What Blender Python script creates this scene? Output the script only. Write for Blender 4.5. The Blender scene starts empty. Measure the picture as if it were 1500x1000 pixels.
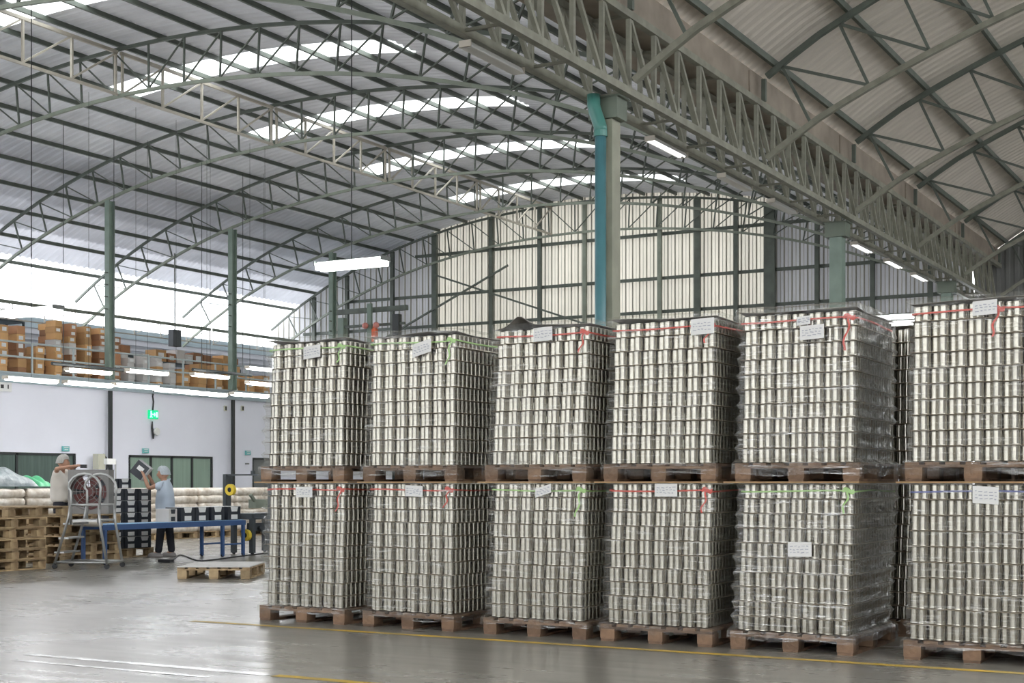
import bpy, math, random
from math import sin, cos, pi, atan, tan, sqrt, radians
from mathutils import Vector, Matrix
random.seed(11)
R = random.Random(5)
scene = bpy.context.scene
COL = scene.collection

# ------------------------------------------------------------------ camera
F, H, HORIZON = 2088.0, 1.33, 706.0
TH = radians(29.52)
ST, CT = sin(TH), cos(TH)
cam_data = bpy.data.cameras.new('camera')
cam = bpy.data.objects.new('camera', cam_data); COL.objects.link(cam)
cam.location = (0, 0, H); cam.rotation_euler = (pi/2, 0, TH)
cam_data.sensor_width = 36; cam_data.lens = 36*F/1500
cam_data.shift_y = (HORIZON-500)/1500; cam_data.clip_end = 300; cam_data.clip_start = .1
scene.camera = cam

def ang(u): return atan((u-750)/F) - TH
def at_x(u, v, X):          # point of the vertical plane X=const seen at pixel
    Y = X/tan(ang(u)); z = -X*ST + Y*CT
    return Vector((X, Y, H + (HORIZON-v)*z/F))
def at_y(u, v, Y):
    X = Y*tan(ang(u)); z = -X*ST + Y*CT
    return Vector((X, Y, H + (HORIZON-v)*z/F))
def ground(u, v, Z=0.0):
    z = F*(H-Z)/(v-HORIZON); x = (u-750)*z/F
    return Vector((x*CT - z*ST, x*ST + z*CT, Z))

# ------------------------------------------------------------------ materials
def nt(m):
    m.use_nodes = True
    return m.node_tree.nodes, m.node_tree.links
def mat(name, base, rough=.6, metal=0.0, vary=0.0, vscale=6.0, base2=None, bump=0.0, bscale=40.0, rnd=0.0, stretch=None, spec=.5, coat=0.0):
    m = bpy.data.materials.new(name); n, l = nt(m); b = n['Principled BSDF']
    b.inputs['Roughness'].default_value = rough; b.inputs['Metallic'].default_value = metal
    b.inputs['Specular IOR Level'].default_value = spec
    if coat: b.inputs['Coat Weight'].default_value = coat
    c1 = (*base, 1); b.inputs['Base Color'].default_value = c1
    tc = n.new('ShaderNodeTexCoord'); src = tc.outputs['Object']
    if stretch:
        mp = n.new('ShaderNodeMapping'); mp.inputs['Scale'].default_value = stretch
        l.new(src, mp.inputs['Vector']); src = mp.outputs['Vector']
    last = None
    if base2 or vary:
        no = n.new('ShaderNodeTexNoise'); no.inputs['Scale'].default_value = vscale; no.inputs['Detail'].default_value = 5
        l.new(src, no.inputs['Vector'])
        rp = n.new('ShaderNodeValToRGB'); rp.color_ramp.elements[0].position = .35; rp.color_ramp.elements[1].position = .68
        d = base2 if base2 else tuple(max(0, c*(1-vary)) for c in base)
        rp.color_ramp.elements[0].color = (*d, 1); rp.color_ramp.elements[1].color = c1
        l.new(no.outputs['Fac'], rp.inputs['Fac']); last = rp.outputs['Color']
        l.new(last, b.inputs['Base Color'])
    if rnd:
        oi = n.new('ShaderNodeObjectInfo'); hs = n.new('ShaderNodeHueSaturation')
        mr = n.new('ShaderNodeMapRange'); mr.inputs['To Min'].default_value = 1-rnd; mr.inputs['To Max'].default_value = 1+rnd
        l.new(oi.outputs['Random'], mr.inputs['Value']); l.new(mr.outputs['Result'], hs.inputs['Value'])
        if last: l.new(last, hs.inputs['Color'])
        else: hs.inputs['Color'].default_value = c1
        l.new(hs.outputs['Color'], b.inputs['Base Color'])
    if bump:
        nb = n.new('ShaderNodeTexNoise'); nb.inputs['Scale'].default_value = bscale; nb.inputs['Detail'].default_value = 4
        l.new(src, nb.inputs['Vector'])
        bp = n.new('ShaderNodeBump'); bp.inputs['Strength'].default_value = bump; bp.inputs['Distance'].default_value = .02
        l.new(nb.outputs['Fac'], bp.inputs['Height']); l.new(bp.outputs['Normal'], b.inputs['Normal'])
    return m
def emit(name, col, s):
    m = bpy.data.materials.new(name); n, l = nt(m); b = n['Principled BSDF']
    b.inputs['Base Color'].default_value = (*col, 1); b.inputs['Emission Color'].default_value = (*col, 1); b.inputs['Emission Strength'].default_value = s
    return m
def translucent(name, col, mixin=.8):
    m = bpy.data.materials.new(name); n, l = nt(m); n.remove(n['Principled BSDF'])
    t = n.new('ShaderNodeBsdfTranslucent'); d = n.new('ShaderNodeBsdfDiffuse'); mx = n.new('ShaderNodeMixShader')
    no = n.new('ShaderNodeTexNoise'); no.inputs['Scale'].default_value = .8; no.inputs['Detail'].default_value = 4
    tc = n.new('ShaderNodeTexCoord'); mp = n.new('ShaderNodeMapping'); mp.inputs['Scale'].default_value = (1, 1, .25)
    l.new(tc.outputs['Object'], mp.inputs['Vector']); l.new(mp.outputs['Vector'], no.inputs['Vector'])
    rp = n.new('ShaderNodeValToRGB'); rp.color_ramp.elements[0].position = .3; rp.color_ramp.elements[1].position = .7
    rp.color_ramp.elements[0].color = (*[c*.8 for c in col], 1); rp.color_ramp.elements[1].color = (*col, 1)
    l.new(no.outputs['Fac'], rp.inputs['Fac'])
    l.new(rp.outputs['Color'], t.inputs['Color']); l.new(rp.outputs['Color'], d.inputs['Color'])
    mx.inputs['Fac'].default_value = mixin
    l.new(d.outputs['BSDF'], mx.inputs[1]); l.new(t.outputs['BSDF'], mx.inputs[2])
    l.new(mx.outputs['Shader'], n['Material Output'].inputs['Surface'])
    return m
M = {}
M['roof_left'] = translucent('grey roof sheet', (.80, .80, .83), .014)  # faint translucency added so the whole roof looks brighter
M['roof_right'] = mat('brown grey roof sheet', (.70, .64, .56), .6, 0, .12, 1.5, stretch=(.4, 3, 1))
M['skylight'] = translucent('clear skylight sheet', (.95, .97, .95), .95)
M['eave_sheet'] = translucent('translucent eave sheet', (.97, .97, 1.0), .92)
for i_, f_ in enumerate((.005, .02, .06, .16)): M['mid_sheet_%d' % i_] = translucent('stepped glow roof sheet', (.70, .70, .75), f_)  # translucency stepped up band by band to imitate light near the eave
M['cream_sheet'] = translucent('cream translucent wall sheet', (.84, .79, .68), .13)
M['grey_sheet'] = translucent('grey wall sheet', (.66, .66, .68), .035)
M['dark_sheet'] = mat('dark grey wall sheet', (.2, .2, .19), .6, 0, .15, 1)
M['white_wall'] = mat('white wall panel', (.83, .84, .92), .6, 0, .05, .7)
M['rib_shade'] = mat('grey sheet seam', (.46, .44, .38), .6)  # sloped rib sides coloured darker to imitate shading of the corrugation
M['clad'] = mat('grey cladding', (.55, .55, .58), .6, 0, .1, 1)
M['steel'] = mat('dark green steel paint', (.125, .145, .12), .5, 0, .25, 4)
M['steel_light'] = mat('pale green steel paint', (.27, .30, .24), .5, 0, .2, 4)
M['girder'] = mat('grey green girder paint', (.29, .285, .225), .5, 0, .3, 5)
M['column'] = mat('green column paint', (.23, .30, .25), .45, 0, .2, 3)
M['column_olive'] = mat('olive column paint', (.38, .38, .29), .45, 0, .2, 3)
M['capital'] = mat('green capital paint', (.17, .20, .155), .45, 0, .2, 3)
M['lattice'] = mat('cream steel paint', (.55, .50, .42), .5, 0, .15, 5)
M['gutter'] = mat('brown gutter metal', (.36, .30, .24), .6, 0, .3, 2)
M['pipe'] = mat('teal plastic pipe', (.09, .235, .265), .3, 0, .12, 5)
M['pipe_joint'] = mat('teal pipe elbow', (.07, .235, .20), .3)
M['deck_edge'] = mat('blue grey beam paint', (.38, .45, .48), .5, 0, .1, 3)
M['rail'] = mat('grey blue rail paint', (.42, .47, .47), .5)
M['wood'] = mat('pallet wood', (.225, .135, .08), .75, 0, 0, 5, (.105, .064, .04), .4, 30, .3, stretch=(1, 1, 1))
M['wood_pale'] = mat('pale pallet wood', (.50, .37, .21), .75, 0, 0, 5, (.26, .17, .09), .4, 30, .3)
M['ply'] = mat('plywood', (.42, .27, .13), .7, 0, .25, 8)
M['pad'] = mat('brown layer board', (.27, .21, .145), .8, 0, .25, 5)
M['topsheet'] = mat('grey top board', (.33, .31, .28), .8, 0, .2, 4)
M['tin'] = mat('bright tinplate', (.50, .475, .42), .18, 1.0, .12, 30, rnd=.06)
M['card'] = mat('brown cardboard', (.64, .37, .16), .75, 0, .12, 4, rnd=.3)
M['card_dark'] = mat('dark brown cardboard', (.40, .20, .10), .75, 0, .12, 4, rnd=.3)
M['card_white'] = mat('white cardboard', (.66, .63, .6), .7, 0, .1, 4, rnd=.1)
M['black_card'] = mat('black carton board', (.03, .035, .045), .4, 0, .2, 6)
M['white_print'] = mat('white print', (.75, .75, .74), .6)
M['shelf'] = mat('dark rack steel', (.05, .07, .08), .5)
M['red'] = mat('red plastic band', (.62, .07, .05), .35)
M['green_band'] = mat('green plastic band', (.38, .62, .22), .35)
M['blue_band'] = mat('blue plastic band', (.12, .14, .36), .35)
M['lamp_white'] = mat('white lamp housing', (.72, .72, .7), .4)
M['lamp_dark'] = mat('dark lamp housing', (.2, .21, .2), .4)
M['tube'] = emit('lit tube', (1, 1, 1), 6.0)
M['tube_dim'] = emit('weakly lit tube', (1, 1, 1), .8)
M['tube_cool'] = emit('lit cool tube', (.90, 1, .95), 6.0)
M['tube_off'] = mat('lamp diffuser off', (.66, .64, .6), .35)
M['black'] = mat('black rubber', (.015, .015, .017), .5)
M['dark_metal'] = mat('dark grey metal', (.07, .08, .09), .45, 0, .2, 4)
M['alu'] = mat('aluminium', (.46, .46, .45), .35, .7, .1, 8)
M['blue_metal'] = mat('blue machine paint', (.04, .09, .22), .4)
M['blue_belt'] = mat('light blue rollers', (.25, .42, .62), .35)
M['yellow'] = mat('yellow tape roll', (.80, .58, .06), .4)
M['fan_grey'] = mat('grey fan housing', (.25, .24, .23), .5, .3, .2, 5)
M['fan_red'] = mat('dull red fan motor', (.17, .06, .055), .5)
M['skin'] = mat('skin', (.42, .23, .15), .5)
M['shirt_white'] = mat('cream white cotton', (.72, .68, .62), .85, 0, .06, 10)
M['shirt_blue'] = mat('pale blue cotton', (.50, .57, .66), .85, 0, .06, 10)
M['trousers'] = mat('black trousers', (.02, .02, .028), .8)
M['hairnet'] = mat('grey hair net', (.40, .39, .36), .8, 0, .2, 60)
M['cap'] = mat('pale grey cap', (.45, .49, .52), .8, 0, .15, 60)
M['shoe'] = mat('grey shoes', (.3, .28, .27), .7)
M['sack'] = mat('wrapped cream sacks', (.80, .75, .68), .45, 0, 0, 6, (.5, .42, .33), .5, 12)
M['plastic_bag'] = mat('clear grey plastic sheeting', (.40, .43, .44), .3, 0, 0, 5, (.18, .22, .23), .8, 9)
M['bag_green'] = mat('green plastic', (.12, .5, .25), .4)
M['glass_green'] = mat('green tinted panel', (.27, .37, .30), .25, 0, .12, 2, stretch=(1, 6, .3))
M['glass_dark'] = mat('dark green tinted panel', (.12, .165, .145), .2, 0, .3, 2, stretch=(1, 6, .3))
M['frame_dark'] = mat('dark frame', (.03, .035, .035), .4)
M['door_grey'] = mat('grey door', (.16, .17, .17), .4)
M['sign_teal'] = mat('pale teal sign', (.16, .47, .47), .5)
M['sign_green'] = emit('lit green sign', (.0, .40, .16), .25)
M['sign_glow'] = emit('lit sign symbols', (.25, .9, .55), .5)
M['paper'] = mat('white paper', (.74, .73, .71), .7)
M['ink'] = mat('grey blue ink', (.38, .39, .44), .7)
M['orange'] = mat('orange plastic', (.80, .13, .03), .4)
M['pink'] = mat('faded red lamp', (.75, .3, .25), .4)
M['floor_yellow'] = mat('worn yellow floor paint', (.78, .50, .04), .5, 0, 0, 3.5, (.50, .37, .11), spec=.5)
M['floor_reflection'] = mat('reflection white floor paint', (.85, .85, .86), .2, 0, 0, 4, (.28, .27, .25))  # white tone stands for light reflected off the glossy floor line
M['ivory'] = mat('ivory metal box', (.58, .57, .46), .5)

def floor_material():
    m = bpy.data.materials.new('polished concrete'); n, l = nt(m); b = n['Principled BSDF']
    tc = n.new('ShaderNodeTexCoord')
    a = n.new('ShaderNodeTexNoise'); a.inputs['Scale'].default_value = .35; a.inputs['Detail'].default_value = 6; a.inputs['Roughness'].default_value = .6
    mp = n.new('ShaderNodeMapping'); mp.inputs['Scale'].default_value = (1, .55, 1); mp.inputs['Rotation'].default_value = (0, 0, .5)
    l.new(tc.outputs['Object'], mp.inputs['Vector']); l.new(mp.outputs['Vector'], a.inputs['Vector'])
    c = n.new('ShaderNodeTexNoise'); c.inputs['Scale'].default_value = 2.3; c.inputs['Detail'].default_value = 8
    mp2 = n.new('ShaderNodeMapping'); mp2.inputs['Scale'].default_value = (.35, 2.6, 1); mp2.inputs['Rotation'].default_value = (0, 0, -.25)
    l.new(tc.outputs['Object'], mp2.inputs['Vector']); l.new(mp2.outputs['Vector'], c.inputs['Vector'])
    mx = n.new('ShaderNodeMath'); mx.operation = 'MULTIPLY_ADD'; mx.inputs[1].default_value = .45
    l.new(c.outputs['Fac'], mx.inputs[0]); l.new(a.outputs['Fac'], mx.inputs[2])
    rp = n.new('ShaderNodeValToRGB'); e = rp.color_ramp.elements
    e[0].position = .5; e[0].color = (.15, .137, .115, 1); e[1].position = .9; e[1].color = (.30, .283, .25, 1)
    l.new(mx.outputs[0], rp.inputs['Fac']); l.new(rp.outputs['Color'], b.inputs['Base Color'])
    mr = n.new('ShaderNodeMapRange'); mr.inputs['From Min'].default_value = .35; mr.inputs['From Max'].default_value = 1.0
    mr.inputs['To Min'].default_value = .42; mr.inputs['To Max'].default_value = .19
    l.new(mx.outputs[0], mr.inputs['Value']); l.new(mr.outputs['Result'], b.inputs['Roughness'])
    b.inputs['Specular IOR Level'].default_value = .5
    nb = n.new('ShaderNodeTexNoise'); nb.inputs['Scale'].default_value = 1.6; nb.inputs['Detail'].default_value = 3
    l.new(tc.outputs['Object'], nb.inputs['Vector'])
    bp = n.new('ShaderNodeBump'); bp.inputs['Strength'].default_value = .12; bp.inputs['Distance'].default_value = .02
    l.new(nb.outputs['Fac'], bp.inputs['Height']); l.new(bp.outputs['Normal'], b.inputs['Normal'])
    return m
M['floor'] = floor_material()

def film_material(name, facing, streak, bstr, bsc=9, diff=.35):
    m = bpy.data.materials.new(name); n, l = nt(m); n.remove(n['Principled BSDF'])
    tc = n.new('ShaderNodeTexCoord')
    oi = n.new('ShaderNodeObjectInfo')
    mp = n.new('ShaderNodeMapping'); mp.inputs['Scale'].default_value = (1.3, 1.3, 20); mp.inputs['Rotation'].default_value = (.0, .16, .0)
    add = n.new('ShaderNodeVectorMath'); add.operation = 'ADD'
    l.new(tc.outputs['Object'], add.inputs[0]); l.new(oi.outputs['Location'], add.inputs[1])
    l.new(add.outputs[0], mp.inputs['Vector'])
    st = n.new('ShaderNodeTexNoise'); st.inputs['Scale'].default_value = 2.2; st.inputs['Detail'].default_value = 7; st.inputs['Roughness'].default_value = .65
    l.new(mp.outputs['Vector'], st.inputs['Vector'])
    rp = n.new('ShaderNodeValToRGB'); e = rp.color_ramp.elements
    e[0].position = .54; e[0].color = (0, 0, 0, 1); e[1].position = .68; e[1].color = (1, 1, 1, 1)
    l.new(st.outputs['Fac'], rp.inputs['Fac'])
    lw = n.new('ShaderNodeLayerWeight'); lw.inputs['Blend'].default_value = .25
    f1 = n.new('ShaderNodeMath'); f1.operation = 'MULTIPLY_ADD'; f1.inputs[1].default_value = streak; f1.inputs[2].default_value = .045
    l.new(rp.outputs['Color'], f1.inputs[0])
    f2 = n.new('ShaderNodeMath'); f2.operation = 'MULTIPLY_ADD'; f2.inputs[1].default_value = facing; f2.use_clamp = True
    l.new(lw.outputs['Facing'], f2.inputs[0]); l.new(f1.outputs[0], f2.inputs[2])
    nb = n.new('ShaderNodeTexNoise'); nb.inputs['Scale'].default_value = bsc; nb.inputs['Detail'].default_value = 5
    mp3 = n.new('ShaderNodeMapping'); mp3.inputs['Scale'].default_value = (1, 1, 2.2)
    l.new(add.outputs[0], mp3.inputs['Vector']); l.new(mp3.outputs['Vector'], nb.inputs['Vector'])
    bp = n.new('ShaderNodeBump'); bp.inputs['Strength'].default_value = bstr; bp.inputs['Distance'].default_value = .05
    l.new(nb.outputs['Fac'], bp.inputs['Height'])
    tr = n.new('ShaderNodeBsdfTransparent'); tr.inputs['Color'].default_value = (.97, .97, .95, 1)
    gl = n.new('ShaderNodeBsdfGlossy'); gl.inputs['Roughness'].default_value = .09; gl.inputs['Color'].default_value = (.95, .95, .95, 1)
    df = n.new('ShaderNodeBsdfDiffuse'); df.inputs['Color'].default_value = (.72, .70, .66, 1)
    l.new(bp.outputs['Normal'], gl.inputs['Normal'])
    s1 = n.new('ShaderNodeMixShader'); s1.inputs['Fac'].default_value = diff
    l.new(gl.outputs['BSDF'], s1.inputs[1]); l.new(df.outputs['BSDF'], s1.inputs[2])
    s2 = n.new('ShaderNodeMixShader')
    l.new(f2.outputs[0], s2.inputs['Fac']); l.new(tr.outputs['BSDF'], s2.inputs[1]); l.new(s1.outputs['Shader'], s2.inputs[2])
    l.new(s2.outputs['Shader'], n['Material Output'].inputs['Surface'])
    return m
M['film'] = film_material('clear stretch film', .12, .42, 1.0)
M['film_thick'] = film_material('crumpled thick stretch film', .55, .42, 1.0, 5, .22)

# ------------------------------------------------------------------ mesh helpers
class MB:
    def __init__(s): s.v = []; s.f = []
    def add(s, vs, fs):
        b = len(s.v); s.v += [tuple(p) for p in vs]; s.f += [tuple(b+i for i in f) for f in fs]; return s
    def box(s, c, d, rz=0.0, ry=0.0, rx=0.0, taper=1.0):
        m = Matrix.Rotation(rz, 3, 'Z') @ Matrix.Rotation(ry, 3, 'Y') @ Matrix.Rotation(rx, 3, 'X')
        c = Vector(c); vs = []
        for z in (-.5, .5):
            k = taper if z > 0 else 1
            for x, y in ((-.5, -.5), (.5, -.5), (.5, .5), (-.5, .5)):
                vs.append(c + m @ Vector((x*d[0]*k, y*d[1]*k, z*d[2])))
        return s.add(vs, [(3, 2, 1, 0), (4, 5, 6, 7), (0, 1, 5, 4), (1, 2, 6, 5), (2, 3, 7, 6), (3, 0, 4, 7)])
    def bar(s, p, q, w, h=None, up=(0, 0, 1)):
        h = h or w; p = Vector(p); q = Vector(q); d = (q-p).normalized(); up = Vector(up)
        if abs(d.dot(up)) > .98: up = Vector((0, 1, 0))
        a = d.cross(up).normalized(); b = a.cross(d).normalized(); vs = []
        for o in (p, q):
            for x, y in ((-1, -1), (1, -1), (1, 1), (-1, 1)): vs.append(o + a*x*w/2 + b*y*h/2)
        return s.add(vs, [(3, 2, 1, 0), (4, 5, 6, 7), (0, 1, 5, 4), (1, 2, 6, 5), (2, 3, 7, 6), (3, 0, 4, 7)])
    def path(s, pts, r, n=8, closed=False, caps=True):
        pts = [Vector(p) for p in pts]; rs = r if isinstance(r, (list, tuple)) else [r]*len(pts)
        rings = []; prev = None
        for i, p in enumerate(pts):
            a = pts[i-1] if (i > 0 or closed) else p; b = pts[(i+1) % len(pts)] if (i < len(pts)-1 or closed) else p
            d = (b-a).normalized()
            if prev is None:
                x = d.orthogonal().normalized()
            else:
                x = (prev - d*prev.dot(d)).normalized()
            prev = x; y = d.cross(x)
            rings.append([p + (x*cos(2*pi*k/n)+y*sin(2*pi*k/n))*rs[i] for k in range(n)])
        vs = [v for rg in rings for v in rg]; fs = []; m = len(pts)
        for i in range(m if closed else m-1):
            j = (i+1) % m
            for k in range(n): fs.append((i*n+k, i*n+(k+1) % n, j*n+(k+1) % n, j*n+k))
        if caps and not closed:
            fs.append(tuple(range(n-1, -1, -1))); fs.append(tuple((m-1)*n+k for k in range(n)))
        return s.add(vs, fs)
    def lathe(s, prof, n=16, c=(0, 0, 0), axis='Z'):
        vs = []; c = Vector(c)
        for r, z in prof:
            for k in range(n):
                a = 2*pi*k/n; p = Vector((r*cos(a), r*sin(a), z))
                if axis == 'Y': p = Vector((p.x, p.z, p.y))
                if axis == 'X': p = Vector((p.z, p.x, p.y))
                vs.append(c+p)
        fs = []; m = len(prof)
        for i in range(m-1):
            for k in range(n): fs.append((i*n+k, i*n+(k+1) % n, (i+1)*n+(k+1) % n, (i+1)*n+k))
        fs.append(tuple(range(n-1, -1, -1))); fs.append(tuple((m-1)*n+k for k in range(n)))
        return s.add(vs, fs)
    def grid(s, nx, ny, fn):
        vs = [fn(i/nx, j/ny) for j in range(ny+1) for i in range(nx+1)]
        fs = [(j*(nx+1)+i, j*(nx+1)+i+1, (j+1)*(nx+1)+i+1, (j+1)*(nx+1)+i) for j in range(ny) for i in range(nx)]
        return s.add(vs, fs)
    def mesh(s, name, m, smooth=False):
        me = bpy.data.meshes.new(name); me.from_pydata(s.v, [], s.f)
        if m is not None: me.materials.append(m)
        if smooth: me.polygons.foreach_set('use_smooth', [True]*len(me.polygons))
        me.update(); return me
def link(name, me, parent=None, loc=(0, 0, 0), rz=0.0):
    o = bpy.data.objects.new(name, me); COL.objects.link(o); o.location = loc; o.rotation_euler = (0, 0, rz)
    if parent is not None: o.parent = parent
    return o
def obj(name, mb, m, parent=None, loc=(0, 0, 0), rz=0.0, smooth=False):
    return link(name, mb.mesh(name, M[m] if isinstance(m, str) else m, smooth), parent, loc, rz)
LABELS = set()
def tag(o, label, cat, group=None, kind=None, shared=False):
    nw = len(label.split())
    if not 4 <= nw <= 16: print('LABELLEN', nw, label)
    if label in LABELS and not shared: print('DUPLABEL', label)
    LABELS.add(label)
    o['label'] = label; o['category'] = cat
    if group: o['group'] = group
    if kind: o['kind'] = kind
    return o
def thing(name, label, cat, loc=(0, 0, 0), rz=0.0, group=None, shared=False):
    o = bpy.data.objects.new(name, None); COL.objects.link(o); o.empty_display_size = .1
    o.location = loc; o.rotation_euler = (0, 0, rz)
    return tag(o, label, cat, group, shared=shared)
def struct(name, mb, m, smooth=False):
    o = obj(name, mb, m, smooth=smooth); o['kind'] = 'structure'; return o
def copy_tree(root, loc, rz, label, group=None, name=None):
    r = root.copy(); COL.objects.link(r); r.location = loc; r.rotation_euler = (0, 0, rz)
    if label in LABELS: print('DUPLABEL', label)
    LABELS.add(label); r['label'] = label
    if group: r['group'] = group
    for ch in root.children:
        c = ch.copy(); COL.objects.link(c); c.parent = r
        for g in ch.children:
            d = g.copy(); COL.objects.link(d); d.parent = c
    return r
ORD = ['', 'first', 'second', 'third', 'fourth', 'fifth', 'sixth', 'seventh', 'eighth', 'ninth', 'tenth', 'eleventh', 'twelfth', 'thirteenth',
       'fourteenth', 'fifteenth', 'sixteenth', 'seventeenth', 'eighteenth', 'nineteenth', 'twentieth', 'twenty-first', 'twenty-second', 'twenty-third',
       'twenty-fourth', 'twenty-fifth', 'twenty-sixth', 'twenty-seventh', 'twenty-eighth', 'twenty-ninth', 'thirtieth']
for _t, _e in (('thirty', 'fortieth'), ('forty', 'fiftieth'), ('fifty', 'sixtieth')):
    ORD += [_t+'-'+ORD[_k] for _k in range(1, 10)] + [_e]

# ------------------------------------------------------------------ building shell
GX = -8.26                       # line of the valley girder and its columns
YG = 42.6                        # far gable
Y0 = -10.0                       # front end of the hall
TRUSS_Y = [12.2, 17.2, 22.4, 27.6, 32.5, 37.4, 42.2]
def zl(X):                       # lower chord height of the left bay
    t = (X+17)/10
    return 9.3201 - 1.3847*t - 1.7761*t*t - .349*t**3 - .2422*t**4
XR_END = 9.6
def zr(X): return zl(-16.52-X) + .12*min(1, max(0, (X-GX)/1.2))
XL_END = -34.5
CR = .035                         # depth of the roof corrugation
def ridge(k): return (0, 0, CR, CR)[k % 4]
def arc_sheet(xs, y0, y1, zf, pitch=.25):
    """corrugated roof sheet: ribs run along the arc, repeat along Y"""
    pitch = (y1-y0)/max(1, round((y1-y0)/pitch)); n = int(round((y1-y0)/pitch))*4
    ys = []
    for k in range(n+1):
        base = y0 + (k//4)*pitch; ys.append(base + (0, .10, .14, .21)[k % 4])
    mb = MB(); nx = len(xs)
    for k in range(n+1):
        for x in xs: mb.v.append((x, min(ys[k], y1+.2), zf(x)+ridge(k)))
    for k in range(n):
        for i in range(nx-1): mb.f.append((k*nx+i, k*nx+i+1, (k+1)*nx+i+1, (k+1)*nx+i))
    return mb
def frange(a, b, n): return [a+(b-a)*i/n for i in range(n+1)]
SKY_Y = [-5, 0, 5, 10, 15, 20, 25, 30, 35, 40]  # strips out of view are added for light
SW = .5
RL = 1.22
X_EAVE = -33.2
X_MID = -28.4
# left roof, cut round the skylight strips
xs_all = frange(XL_END, -9.0, 60)
def left_roof():
    mb = MB()
    xa = frange(X_MID, -25, 12); xm = frange(-25, -16.8, 18); xb = frange(-16.8, -9.0, 18)
    zf = lambda x: zl(x)+RL
    for xs in (xa, xb):
        t = arc_sheet(xs, Y0, YG+.4, zf); mb.add(t.v, t.f)
    cuts = [Y0] + [c for y in SKY_Y for c in (y-SW, y+SW)] + [YG+.4]
    for a, b in zip(cuts[::2], cuts[1::2]):
        t = arc_sheet(xm, a, b, zf); mb.add(t.v, t.f)
    return mb
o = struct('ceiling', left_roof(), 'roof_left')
for i, y in enumerate(SKY_Y):
    t = arc_sheet(frange(-25, -16.8, 18), y-SW, y+SW, lambda x: zl(x)+RL)
    struct('window_%d' % (i+1), t, 'skylight')
for i_, (a_, b_) in enumerate(((-29.7, -28.4), (-30.9, -29.7), (-32.1, -30.9), (-33.2, -32.1))):
    struct('ceiling_side_%d' % (i_+1), arc_sheet(frange(a_, b_, 4), Y0, YG+.4, lambda x: zl(x)+RL), 'mid_sheet_%d' % i_)
struct('ceiling_eave', arc_sheet(frange(XL_END-.3, X_EAVE, 8), Y0, YG+.4, lambda x: zl(x)+RL), 'eave_sheet')
RR = 1.52
def right_roof():
    mb = MB(); zf = lambda x: zr(x)+RR
    t = arc_sheet(frange(-8.12, 1.5, 30), Y0, YG+.4, zf); mb.add(t.v, t.f)
    t = arc_sheet(frange(7.5, XR_END, 6), Y0, YG+.4, zf); mb.add(t.v, t.f)
    cuts = [Y0] + [c for y in SKY_Y for c in (y-.8, y+.8)] + [YG+.4]
    for a, b in zip(cuts[::2], cuts[1::2]):
        t = arc_sheet(frange(1.5, 7.5, 14), a, b, zf); mb.add(t.v, t.f)
    return mb
struct('ceiling_right', right_roof(), 'roof_right')
for i, y in enumerate(SKY_Y):
    struct('window_%d' % (i+21), arc_sheet(frange(1.5, 7.5, 14), y-.8, y+.8, lambda x: zr(x)+RR), 'skylight')  # unseen right bay skylights, added to light the hall and the cans
# floor
mb = MB(); mb.add([(-36, -24, 0), (22, -24, 0), (22, 44, 0), (-36, 44, 0)], [(0, 1, 2, 3)])
struct('floor', mb, 'floor')
# far gable: corrugated vertical sheets
def gable(x0, x1, zt, zb=0.0, y=YG, pitch=.25):
    mb = MB(); x = x0; pts = []
    while x < x1-1e-6:
        for dx, dy in ((0, 0), (.09, 0), (.125, -.035), (.215, -.035)):
            if x+dx <= x1: pts.append((x+dx, y+dy))
        x += pitch
    pts.append((x1, y))
    for px, py in pts: mb.v += [(px, py, zb(px) if callable(zb) else zb), (px, py, zt(px))]
    for i in range(len(pts)-1):
        mb.f.append((2*i, 2*i+2, 2*i+3, 2*i+1))
        if abs(pts[i][1]-pts[i+1][1]) > .01: RIB_SIDES.append(len(mb.f)-1)
    return mb
def shade_ribs(o):
    o.data.materials.append(M['rib_shade'])
    for k in RIB_SIDES: o.data.polygons[k].material_index = 1
    RIB_SIDES.clear()
RIB_SIDES = []
topl = lambda x: zl(x)+RL+.03
LOUV = (-15.0, -8.9, 5.2, 6.35)
RIB_SIDES = []
shade_ribs(struct('wall_back', gable(XL_END, -27.3, topl), 'grey_sheet'))
RIB_SIDES.clear(); shade_ribs(struct('wall_back_cream', gable(-27.3, -14.9, topl), 'cream_sheet'))
RIB_SIDES.clear(); shade_ribs(struct('wall_back_upper', gable(-14.9, -8.75, topl, LOUV[3]), 'grey_sheet'))
struct('wall_back_lower', gable(-14.9, -8.75, lambda x: LOUV[2]), 'grey_sheet')
struct('wall_back_right', gable(-8.7, XR_END, lambda x: zr(x)+RR-.02 if x > -8 else 8.0), 'dark_sheet')
mb = MB()
for k in range(6):
    z = LOUV[2]+.1+k*.19
    mb.box(((LOUV[0]+LOUV[1])/2, YG+.03, z), (LOUV[1]-LOUV[0], .012, .165), rx=-.15)
struct('window_15', mb, 'skylight')
mb = MB()
for k in range(7): mb.box(((LOUV[0]+LOUV[1])/2, YG+.0, LOUV[2]+.005+k*.19), (LOUV[1]-LOUV[0], .05, .03))
struct('trim_3', mb, 'steel')
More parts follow.
